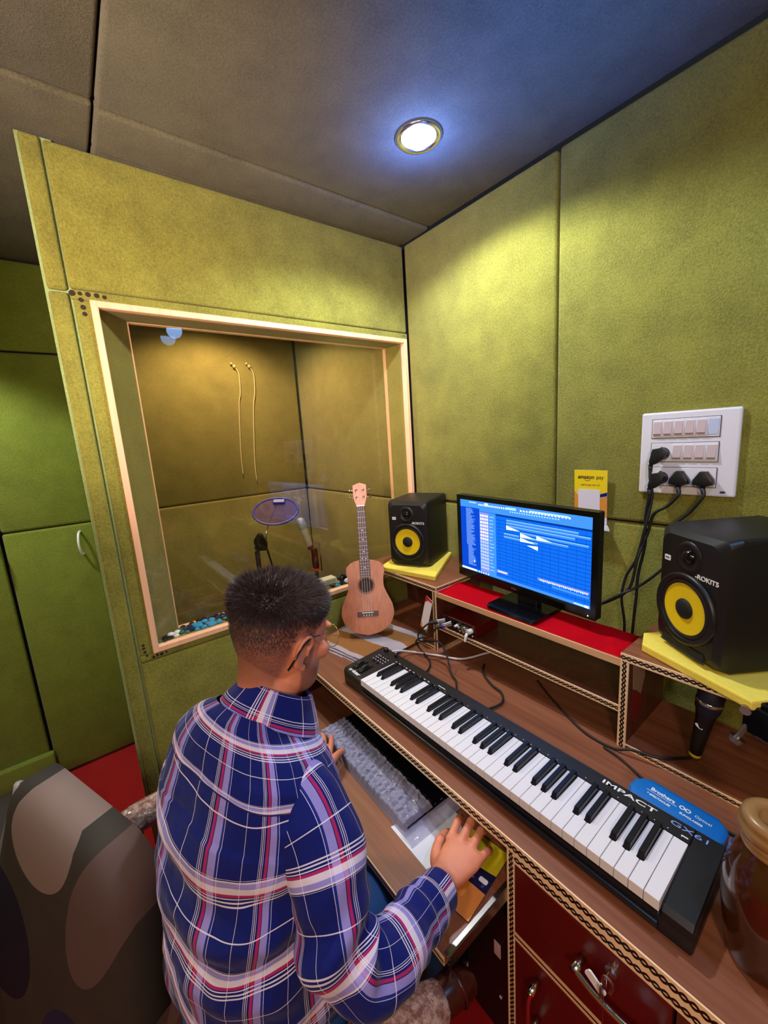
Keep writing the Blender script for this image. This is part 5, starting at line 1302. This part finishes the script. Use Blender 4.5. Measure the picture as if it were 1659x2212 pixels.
# arms
RA = [(.905, -1.145, .975), (.942, -1.130, .955), (1.005, -1.142, .880), (1.062, -1.150, .795), (1.075, -1.070, .745), (1.048, -.965, .700), (1.024, -.915, .674)]
LA = [(.650, -1.205, .975), (.612, -1.205, .950), (.560, -1.190, .840), (.530, -1.150, .745), (.545, -1.060, .700), (.575, -.985, .672), (.578, -.945, .652)]
piece(lambda b: tube(b, RA, [.052, .052, .046, .040, .039, .030, .0255], 18, 5)); piece(lambda b: tube(b, LA, [.052, .052, .046, .040, .039, .030, .0245], 18, 5))
# hands : palm loft + five skinned fingers
def palm(bm, W, K, up_, th=.0135, tw=.026):
    W = V(W); rings = []
    kc = [V(k) for k in K]; side = (kc[-1]-kc[0]); side.normalize()
    for t in (0, .25, .5, .75, 1.0, 1.08):
        c = W.lerp((kc[0]+kc[-1])/2+V(up_)*-.004, t); hw = tw+(((kc[-1]-kc[0]).length/2+.009)-tw)*min(1, t*1.3); h = (th+.004*(1-t)) if t < 1.05 else th*.55
        rings.append([c+side*(hw*math.copysign(abs(math.cos(a))**.75, math.cos(a)))+V(up_)*(h*math.copysign(abs(math.sin(a))**.8, math.sin(a))+.004*t) for a in [2*PI*k/20 for k in range(20)]])
    loft(bm, rings)
# right hand on the mouse
RW = (1.022, -.908, .672)
RK = [(.979, -.812, .683), (.999, -.795, .689), (1.022, -.790, .688), (1.046, -.802, .680)]
piece(lambda b: palm(b, RW, RK, (0.05, -.25, .96)))
piece(lambda b: tube(b, [(1.040, -.955, .690), RW, (1.014, -.885, .675)], [.028, .0255, .026], 16, 4))
RF = [[(.975, -.820, .680), (.962, -.782, .688), (.948, -.757, .672), (.941, -.747, .655)],
      [(.997, -.805, .686), (.985, -.762, .692), (.973, -.737, .675), (.967, -.728, .655)],
      [(1.021, -.800, .685), (1.012, -.760, .688), (1.001, -.738, .670), (.996, -.731, .652)],
      [(1.045, -.812, .677), (1.044, -.778, .677), (1.037, -.760, .660), (1.033, -.755, .645)]]
for f_, r_ in zip(RF, ([.0105, .0092, .0085, .0075], [.0108, .0094, .0086, .0076], [.0104, .009, .0083, .0074], [.0092, .008, .0074, .0065])):
    piece(lambda b, f_=f_, r_=r_: (tube(b, f_, r_, 12, 5), sphere(b, f_[-1], r_[-1], 12, 8)))
    ell(f_[0], (r_[0]*1.12, r_[0]*1.12, r_[0]*1.05), None, Matrix.Identity(4)); ell(f_[1], (r_[1]*1.12,)*3, None, Matrix.Identity(4))
piece(lambda b: (tube(b, [(1.005, -.885, .662), (.972, -.862, .660), (.951, -.832, .660), (.939, -.800, .648), (.938, -.785, .640)], [.016, .0155, .0118, .0105, .0088], 12, 5), sphere(b, (.938, -.785, .640), .0088, 12, 8)))
ell((.951, -.830, .663), (.0125, .0125, .0115), None, Matrix.Identity(4))
# left hand at the end of the computer keyboard
LW = (.578, -.945, .652); LK = [(.533, -.878, .640), (.515, -.888, .645), (.500, -.902, .645), (.490, -.920, .640)]
piece(lambda b: palm(b, LW, LK, (0, 0, 1), .0125, .024))
LF = [[(.530, -.880, .640), (.500, -.855, .648), (.470, -.838, .642), (.448, -.830, .630)], [(.513, -.890, .644), (.478, -.868, .652), (.446, -.855, .644), (.424, -.850, .630)],
      [(.500, -.903, .644), (.466, -.885, .650), (.436, -.876, .640), (.418, -.872, .628)], [(.490, -.920, .640), (.462, -.910, .644), (.440, -.905, .634), (.428, -.903, .626)]]
for f_, r_ in zip(LF, ([.0100, .0088, .008, .007], [.0102, .009, .0082, .0072], [.0098, .0086, .008, .007], [.0088, .0076, .007, .0062])):
    piece(lambda b, f_=f_, r_=r_: (tube(b, f_, r_, 12, 5), sphere(b, f_[-1], r_[-1], 12, 8)))
piece(lambda b: (tube(b, [(.575, -.925, .645), (.568, -.898, .648), (.556, -.868, .650), (.545, -.845, .642), (.541, -.836, .636)], [.015, .0145, .0112, .0098, .008], 12, 5), sphere(b, (.541, -.836, .636), .008, 12, 8)))
# legs
RL = [(.895, -1.215, .525), (.885, -1.05, .520), (.850, -.86, .495), (.838, -.80, .46), (.830, -.79, .30), (.825, -.80, .10)]
LL = [(.735, -1.215, .525), (.700, -1.05, .520), (.660, -.86, .495), (.650, -.80, .46), (.655, -.79, .30), (.660, -.80, .10)]
for P_ in (RL, LL): piece(lambda b: tube(b, P_, [.078, .070, .056, .052, .048, .036], 16, 4))
me = bpy.data.meshes.new('tmp_body'); body.to_mesh(me); body.free()
tmp = bpy.data.objects.new('tmp_body', me); COL.objects.link(tmp)
rm = tmp.modifiers.new('r', 'REMESH'); rm.mode = 'VOXEL'; rm.voxel_size = .0028
sm = tmp.modifiers.new('s', 'SMOOTH'); sm.factor = .5; sm.iterations = 4
dg = bpy.context.evaluated_depsgraph_get()
me2 = bpy.data.meshes.new_from_object(tmp.evaluated_get(dg)); bpy.data.objects.remove(tmp); bpy.data.meshes.remove(me)
def ss(a, b, x):
    t = max(0, min(1, (x-a)/(b-a))); return t*t*(3-2*t)
def hairline(p):
    """0..1 scalp hair cover at a head-frame point"""
    x, y, z = p
    if z < -.13 or z > .13 or abs(x) > .1 or abs(y) > .13: return 0
    ax = abs(x)
    lo = -.012 if y > -.012 else -.012-.098*ss(-.012, -.040, y)           # lower limit falls behind the ear
    if -.0 < y < .030: lo = -.012-.018*(1-abs(y-.016)/.016) if abs(y-.016) < .016 else -.012
    side = ss(lo-.012, lo+.075, z)
    front = .040+.030*ss(.03, .075, z)                                       # temple then forehead hairline
    if z < .03: front = .030
    return side*ss(front+.008, front-.008, y)
def beardmask(p):
    x, y, z = p
    if not (-.125 < z < .0 and y > .0): return 0
    jaw = ss(-.022, -.060, z)*ss(.002, .020, y)
    sideb = ss(.004, .014, y)*ss(.040, .028, y)*ss(.0, -.012, z)*(abs(x) > .045)
    must = ss(-.050, -.055, z)*ss(.078, .088, y)*(abs(x) < .032)
    lips = 1 if (abs(x) < .022 and -.079 < z < -.058 and y > .085) else 0
    under = ss(.125, .10, -z)
    return max(0, min(1, max(jaw*under, sideb, must))-lips)
at = me2.attributes.new('tint', 'FLOAT_COLOR', 'POINT')
vals = []
for v_ in me2.vertices:
    p = HXi @ v_.co
    near = abs(p.x) < .1 and abs(p.y) < .14 and -.14 < p.z < .14
    h_ = hairline(p) if near else 0; b_ = beardmask(p) if near else 0
    if near and abs(p.x) > .077: h_ = b_ = 0
    w_ = v_.co
    nl = 0
    for f_ in RF+LF:
        if (w_-V(f_[-1])).length < .012: nl = .0
    vals += [h_, b_, nl, 1]
at.data.foreach_set('color', vals)
for p_ in me2.polygons: p_.use_smooth = True
sk = N('skin'); atn = sk.n('ShaderNodeAttribute'); atn.attribute_name = 'tint'; sep = sk.n('ShaderNodeSeparateColor'); sk.L(atn.outputs['Color'], sep.inputs[0])
base = sk.mix(sk.noise(sk.coord(), 30, 3), lin((198, 116, 88)), lin((224, 144, 112)))
nzh = sk.noise(sk.coord(), 900, 2, .7); nzl = sk.noise(sk.coord(), 60, 3)
hfac = sk.math('MULTIPLY', sep.outputs[0], sk.math('ADD', .30, sk.math('MULTIPLY', nzh, .62)))
bfac = sk.math('MULTIPLY', sep.outputs[1], sk.math('ADD', .25, sk.math('MULTIPLY', nzh, .75)))
c1 = sk.mix(hfac, base, lin((52, 36, 38))); c2 = sk.mix(bfac, c1, lin((52, 32, 30)))
sk.bsdf(c2, .48, 0, .45, sk.bump(sk.math('ADD', sk.noise(sk.coord(), 350, 3), sk.math('MULTIPLY', nzl, 1.5)), .25, .0012), Subsurface_Weight=.08, Subsurface_Scale=.01, Subsurface_Radius=(1, .35, .2))
bo = BM(); bo.from_mesh(me2)
bodyo = bpy.data.objects.new('body', me2); me2.materials.append(sk.m); me2.name = 'body'; bo.free()
COL.objects.link(bodyo); bodyo.parent = man; bodyo.matrix_basis = wm(man).inverted(); _WM[bodyo.name] = Matrix.Identity(4)

# ---- hair : many short tapered blades, longer on top
HM = N('dark_hair'); HM.bsdf(HM.mix(HM.noise(HM.coord(), 160, 2), lin((30, 23, 28)), lin((84, 66, 66))), .5, 0, .45)
rnd = random.Random(21); hb = BM()
def blade(p, n, d, L, w, bend):
    d = d.normalized(); s = d.cross(n)
    if s.length < 1e-4: return
    s = s.normalized()*w
    q0 = p; q1 = p+d*L*.5+bend*.35; q2 = p+d*L+bend
    a = [hb.verts.new(HX @ (q0-s)), hb.verts.new(HX @ (q0+s)), hb.verts.new(HX @ (q1+s*.8)), hb.verts.new(HX @ (q1-s*.8)), hb.verts.new(HX @ q2)]
    hb.faces.new((a[0], a[1], a[2], a[3])); hb.faces.new((a[3], a[2], a[4]))
cnt = 0
for it in range(60000):
    z = rnd.uniform(-.100, .119); ang = rnd.uniform(-PI, PI)
    if z > .085 and rnd.random() > 1.0: continue
    p = hsurf(ang, z); m_ = hairline(p)
    if m_ < .03 or (abs(p.x) > .069 and -.03 < p.y < .016 and p.z < .012): continue
    yf, yb, hw = hrow(z)
    if rnd.random() > (hw*1.0+.02)/.095: continue
    e_ = .002; n = (hsurf(ang+.02, z)-p).cross(hsurf(ang, z+e_)-p)
    if n.length < 1e-9: n = V((0, 0, 1))
    n.normalize()
    if n.dot(p-V((0, -.005, .01))) < 0: n = -n
    top = ss(.032, .104, z)
    if top < .5 and rnd.random() > .25+.5*m_*m_+2.2*top: continue
    if m_ < .45 and rnd.random() > m_*1.6: continue
    L = .0020+.0060*m_*ss(-.03, .05, z)+.021*top*rnd.uniform(.45, 1.25)
    fwd = V((.10*math.sin(p.y*40), 1, .25)); dn = V((0, -.35, -1))
    swirl = V((-(p.y+.055), (p.x-.004), 0)); 
    d = n*(.55+.55*top)+(fwd*.62*top)+dn*.75*(1-top)+V((rnd.gauss(0, .30), rnd.gauss(0, .26), rnd.gauss(0, .22)))
    if top > .3 and p.y < -.045: d += V((p.x*6, -.9, .1))*ss(-.04, -.08, p.y)
    blade(p-n*.001, n, d, L, .00042+.00030*top, V((0, 0, -.004*top)))
    cnt += 1
for f__ in hb.faces: f__.smooth = True
hair = finish('hair', hb, HM.m, man, flip=False, label='short dark hair, longer on top and faded at the sides')
# solid under-layer so that the top reads as one mass
def capf(u, v):
    z = .052+.0665*v; ang = u*2*PI; p = hsurf(ang, min(z, .1185)); m_ = hairline(p)
    nn = noise.noise(p*60); t = ss(.052, .100, z)
    d = (p-V((0, -.005, .02))).normalized()
    ridge = .0035*math.sin(p.x*260+p.y*40)*t
    fr_ = ss(.075, .02, p.y) if p.y > 0 else 1
    return HX @ (p+d*((.0005+.0055*t*(.45+.55*fr_))*(1 if m_ > .4 else -0.3)+.0025*nn*t+ridge*.4))
hb = BM(); grid(hb, capf, 120, 30, close_u=True); finish('hair_base', hb, HM.m, man, smooth=True)

# ---- eyeglasses
gl_ = BM()
GOLD = plain('gold_wire', (226, 180, 130), .25, .9)
for s in (-1, 1):
    tube(gl_, [HX @ V(p) for p in ((s*.0775, .032, .0165), (s*.0745, .060, .012), (s*.069, .088, .008), (s*.060, .1045, .007))], .0010, 8, 5)
    tube(gl_, [HX @ V((s*.034+.0245*math.cos(a*PI/12), .107-.004*abs(math.cos(a*PI/12)), -.004+.0225*math.sin(a*PI/12))) for a in range(25)], .0009, 6, 1)
    tube(gl_, [HX @ V(p) for p in ((s*.010, .1065, -.004), (s*.008, .104, -.012))], .0008, 6, 2)
tube(gl_, [HX @ V(p) for p in ((-.0095, .107, .004), (0, .1095, .007), (.0095, .107, .004))], .0010, 6, 4)
gg = finish('eyeglasses', gl_, GOLD, man, smooth=True)
for s in (-1, 1):
    b = BM(); tube(b, [HX @ V(p) for p in ((s*.0855, -.038, -.030), (s*.090, -.030, -.012), (s*.0905, -.016, .008), (s*.087, .004, .0185), (s*.0805, .022, .0180), (s*.0770, .034, .0165))], [.0022, .0021, .0017, .0015, .0013, .0011], 8, 6); sphere(b, HX @ V((s*.0855, -.039, -.031)), .0024, 8, 6); finish('temple_tip', b, BLKG, gg, smooth=True)
    b = BM(); lathe(b, [(.0235, -.0004), (.0235, .0004), (0, .0006)], HX @ axes((s*.034, .1055, -.004), (1, 0, 0), (0, 0, 1), (0, -1, 0)) @ Matrix.Diagonal((1.02, .94, 1, 1)), 28); finish('lens', b, gm.m, gg, smooth=True)

# ---- plaid shirt
pl = N('plaid_cotton')
tc = pl.n('ShaderNodeTexCoord'); sp_ = pl.n('ShaderNodeSeparateXYZ'); pl.L(tc.outputs['UV'], sp_.inputs[0])
NAVY, LAV, WHI, RED, MID, PUR2 = lin((4, 20, 104)), lin((160, 152, 228)), lin((236, 226, 244)), lin((186, 34, 66)), lin((22, 44, 140)), lin((70, 30, 90))
def axis(sock, per, off=0.0, weft=True):
    t = pl.math('FRACT', pl.math('ADD', pl.math('DIVIDE', sock, per), off))
    if weft:
        st = [(0, NAVY), (.12, WHI), (.132, NAVY), (.36, NAVY), (.400, WHI), (.416, NAVY), (.436, WHI), (.450, NAVY), (.475, WHI), (.487, NAVY), (.500, RED), (.530, WHI), (.60, LAV), (.655, WHI), (.668, NAVY), (.680, WHI), (.686, NAVY)]
    else:
        st = [(0, NAVY), (.115, WHI), (.122, NAVY), (.36, NAVY), (.395, WHI), (.405, NAVY), (.425, WHI), (.434, NAVY), (.455, WHI), (.463, NAVY), (.50, RED), (.545, PUR2), (.56, LAV), (.68, NAVY), (.69, MID), (.72, WHI), (.728, NAVY)]
    return pl.ramp(t, st, 'CONSTANT')
H1 = axis(sp_.outputs[1], .124, .30, True); W1 = axis(sp_.outputs[0], .108, .12, False)
mixc = pl.mix(.5, H1, W1); lig = pl.mix(1.0, H1, W1, 'LIGHTEN')
colp = pl.mix(.50, mixc, lig)
big = pl.noise(pl.coord(), 11, 3)
weave = pl.noise(pl.coord(), 900, 2)
pl.bsdf(colp, .82, 0, .2, pl.bump(pl.math('ADD', pl.math('MULTIPLY', big, 5.0), pl.math('MULTIPLY', weave, .12)), .35, .005), Sheen_Weight=.1)
PLAID = pl.m
def fold(p, amp=1.0):
    return amp*(.013*noise.noise(V((p.x*5, p.y*5, p.z*11)))+.008*noise.noise(V((p.x*12+3, p.y*12, p.z*20)))+.0022*noise.noise(V((p.x*30, p.y*30, p.z*34+7))))
ZT = [t[0] for t in TR]
def shirtf(u, v):
    z = .49+(1.064-.49)*v; ang = -PI+u*2*PI
    o_ = .006 if z > .93 else .010
    p = tsurf(ang, z, o_)
    c = V((trow(z)[0], trow(z)[1], z)); n = (p-c); n.z = 0; n.normalize()
    am = 1.0 if z < .93 else max(.25, 1-(z-.93)*6)
    dr_ = .012*math.sin(ang*5+z*9)*max(0, min(1, (.80-z)/.2))          # loose drape lower down
    sag = .006*math.sin(z*62+2.2*math.cos(ang+.6))*math.exp(-((z-.78)/.10)**2)
    return p+n*(fold(p, am)+dr_*.4+sag*.6)
def shirtuv(u, v):
    z = .49+(1.064-.49)*v; ang = -PI+u*2*PI
    vv = z
    if z > .975: vv = .975+(z-.975)*2.1+.04
    hw = min(.21, trow(min(z, .94))[2])
    uu = ang*.178+.010*math.sin(z*12)
    vv += .012*math.sin(ang*2+.5)+.010*math.cos(ang*3)*max(0, 1-(z-.5)*1.5)
    return (uu, vv)
bm = BM(); grid(bm, shirtf, 260, 190, shirtuv); shirt = finish('shirt', bm, PLAID, man, smooth=True, flip=False)
def sleeve(path, radii, n=90, seg=56, rot=0.0, seed=0, par=shirt, name='sleeve'):
    P = catmull(path, 14); N_ = len(P)
    cum = [0]
    for a, b in zip(P, P[1:]): cum.append(cum[-1]+(b-a).length)
    T = cum[-1]; fr = []; px = None
    for i in range(N_):
        d = (P[min(i+1, N_-1)]-P[max(0, i-1)]).normalized()
        if px is None: x, y, d = frame_z(d)
        else: x = (px-d*px.dot(d)).normalized(); y = d.cross(x)
        px = x; fr.append((x, y))
    def at_(t):
        s = t*T; i = 0
        while i < N_-2 and cum[i+1] < s: i += 1
        k = (s-cum[i])/(cum[i+1]-cum[i]); k = max(0, min(1, k))
        q = t*(len(radii)-1); j = min(int(q), len(radii)-2)
        return P[i].lerp(P[i+1], k), fr[i][0].lerp(fr[i+1][0], k).normalized(), fr[i][1].lerp(fr[i+1][1], k).normalized(), radii[j]+(radii[j+1]-radii[j])*(q-j)
    def fn(u, v):
        c, x, y, r = at_(v); a = 2*PI*u
        n = x*math.cos(a)+y*math.sin(a)
        w_ = 0.009*math.sin(v*46+3*math.cos(a+seed))*math.exp(-((v-.52)/.13)**2)+.004*math.sin(v*70+2*math.sin(a+1))*max(0, v-.62)*2
        e = 1 if v < .93 else max(.2, (1-v)/.07)
        return c+n*(r+(fold(c+n*r, .8)+w_)*e)
    def uv(u, v): return ((u-.5)*.40+rot, v*T*1.02)
    bm = BM(); grid(bm, fn, seg, n, uv); return finish(name, bm, PLAID, par, smooth=True, flip=False), at_, T
so, at_, T_ = sleeve([(.880, -1.152, .985), (.922, -1.135, .968), (.970, -1.130, .930), (1.018, -1.142, .868), (1.062, -1.152, .798), (1.080, -1.118, .757), (1.076, -1.050, .735), (1.058, -.990, .712), (1.047, -.955, .698)], [.066, .072, .068, .064, .062, .060, .056, .050, .044], 150, 80, .03, 0)
sl, at2, T2 = sleeve([(.690, -1.200, .985), (.648, -1.205, .968), (.595, -1.200, .910), (.545, -1.180, .80), (.525, -1.140, .735), (.545, -1.060, .705), (.575, -.990, .680)], [.062, .066, .064, .058, .054, .050, .040], 110, 60, .05, 2)
# cuffs
def cuff(at_, t0, r, M=PLAID):
    c0, x, y, _ = at_(t0); c1, x1, y1, _ = at_(1.0); d = (c1-c0).normalized()
    b = BM()
    def fn(u, v):
        a = 2*PI*u; n = x*math.cos(a)+y*math.sin(a)
        # v: 0..1 outside, then folds in
        if v < .8: s = v/.8; rr_ = r+.0015*math.sin(a*2)
        else: s = 1-(v-.8)*.6; rr_ = r-.0045
        return c0+d*(.062*s)+n*rr_
    grid(b, fn, 60, 20, lambda u, v: (v*.07+.055, (u-.5)*.30)); return finish('cuff', b, M, shirt, smooth=True, flip=False)
cuff(at_, .965, .0415); cuff(at2, .93, .0375)
# collar : stand plus folded leaf
cc = V((.7845, -1.118, 1.066)); cup = V((-.14, .60, 1)).normalized()
cxr = (rv-cup*rv.dot(cup)).normalized(); cyf = cup.cross(cxr)
def collf(u, v):
    a = -PI*.93+u*PI*1.86          # 0 = nape
    s, c = math.sin(a), math.cos(a)
    prof = [(.0720, -.040), (.0605, .018), (.0620, .040), (.0680, .0425), (.0775, .030), (.0930, .004), (.0985, -.010)]
    q = v*(len(prof)-1); j = min(int(q), len(prof)-2); t = q-j
    r = prof[j][0]+(prof[j+1][0]-prof[j][0])*t; h_ = prof[j][1]+(prof[j+1][1]-prof[j][1])*t
    f_ = (1-math.cos(a))/2
    if v > .5: h_ -= (.016*f_)*(v-.5)*2; r += .006*f_*(v-.5)*2
    return cc+cxr*(s*r*1.06)-cyf*(c*r)+cup*(h_-.004*f_)+V((0, 0, 1))*.0015*noise.noise(V((a*2, v*3, 0)))
bm = BM(); grid(bm, collf, 120, 24, lambda u, v: (v*.115+.045, u*.46)); finish('collar', bm, PLAID, shirt, smooth=True, flip=False)
# shirt back yoke seam
bm = BM(); tube(bm, [shirtf((-PI*.42+PI*.84*k/30+PI)/(2*PI), (.975-.49)/(1.064-.49)) for k in range(31)], .0013, 6, 2); finish('yoke_seam', bm, plain('navy_thread', (8, 16, 84), .8), shirt, smooth=True)

# ---- jeans and shoes
DEN = plain('denim', (10, 62, 120), .85, var=.22, vs=400, bump=.3)
bm = BM()
for P_ in (RL, LL):
    tube(bm, [V(p)+V((0, 0, .0)) for p in P_], [.090, .080, .068, .066, .060, .056], 26, 8)
b = BM(); bmesh.ops.create_uvsphere(b, u_segments=24, v_segments=14, radius=1); b.transform(Matrix.Diagonal((.205, .165, .088, 1))); b.transform(Matrix.Translation((.82, -1.20, .545))); merge(bm, b)
for v_ in bm.verts: v_.co += V((0, 0, 1))*.006*noise.noise(v_.co*14)
finish('jeans', bm, DEN, man, smooth=True)
for x in (.825, .660):
    bm = BM(); prism(bm, [(x-.036, -.865), (x+.036, -.865), (x+.044, -.74), (x+.040, -.65), (x+.015, -.615), (x-.015, -.615), (x-.040, -.65), (x-.044, -.74)], .0006, .062, None, .012, 3)
    cyl(bm, (x, -.815, .05), (x, -.81, .11), .045, .040, 18); finish('shoe', bm, BLK, man, smooth=True)
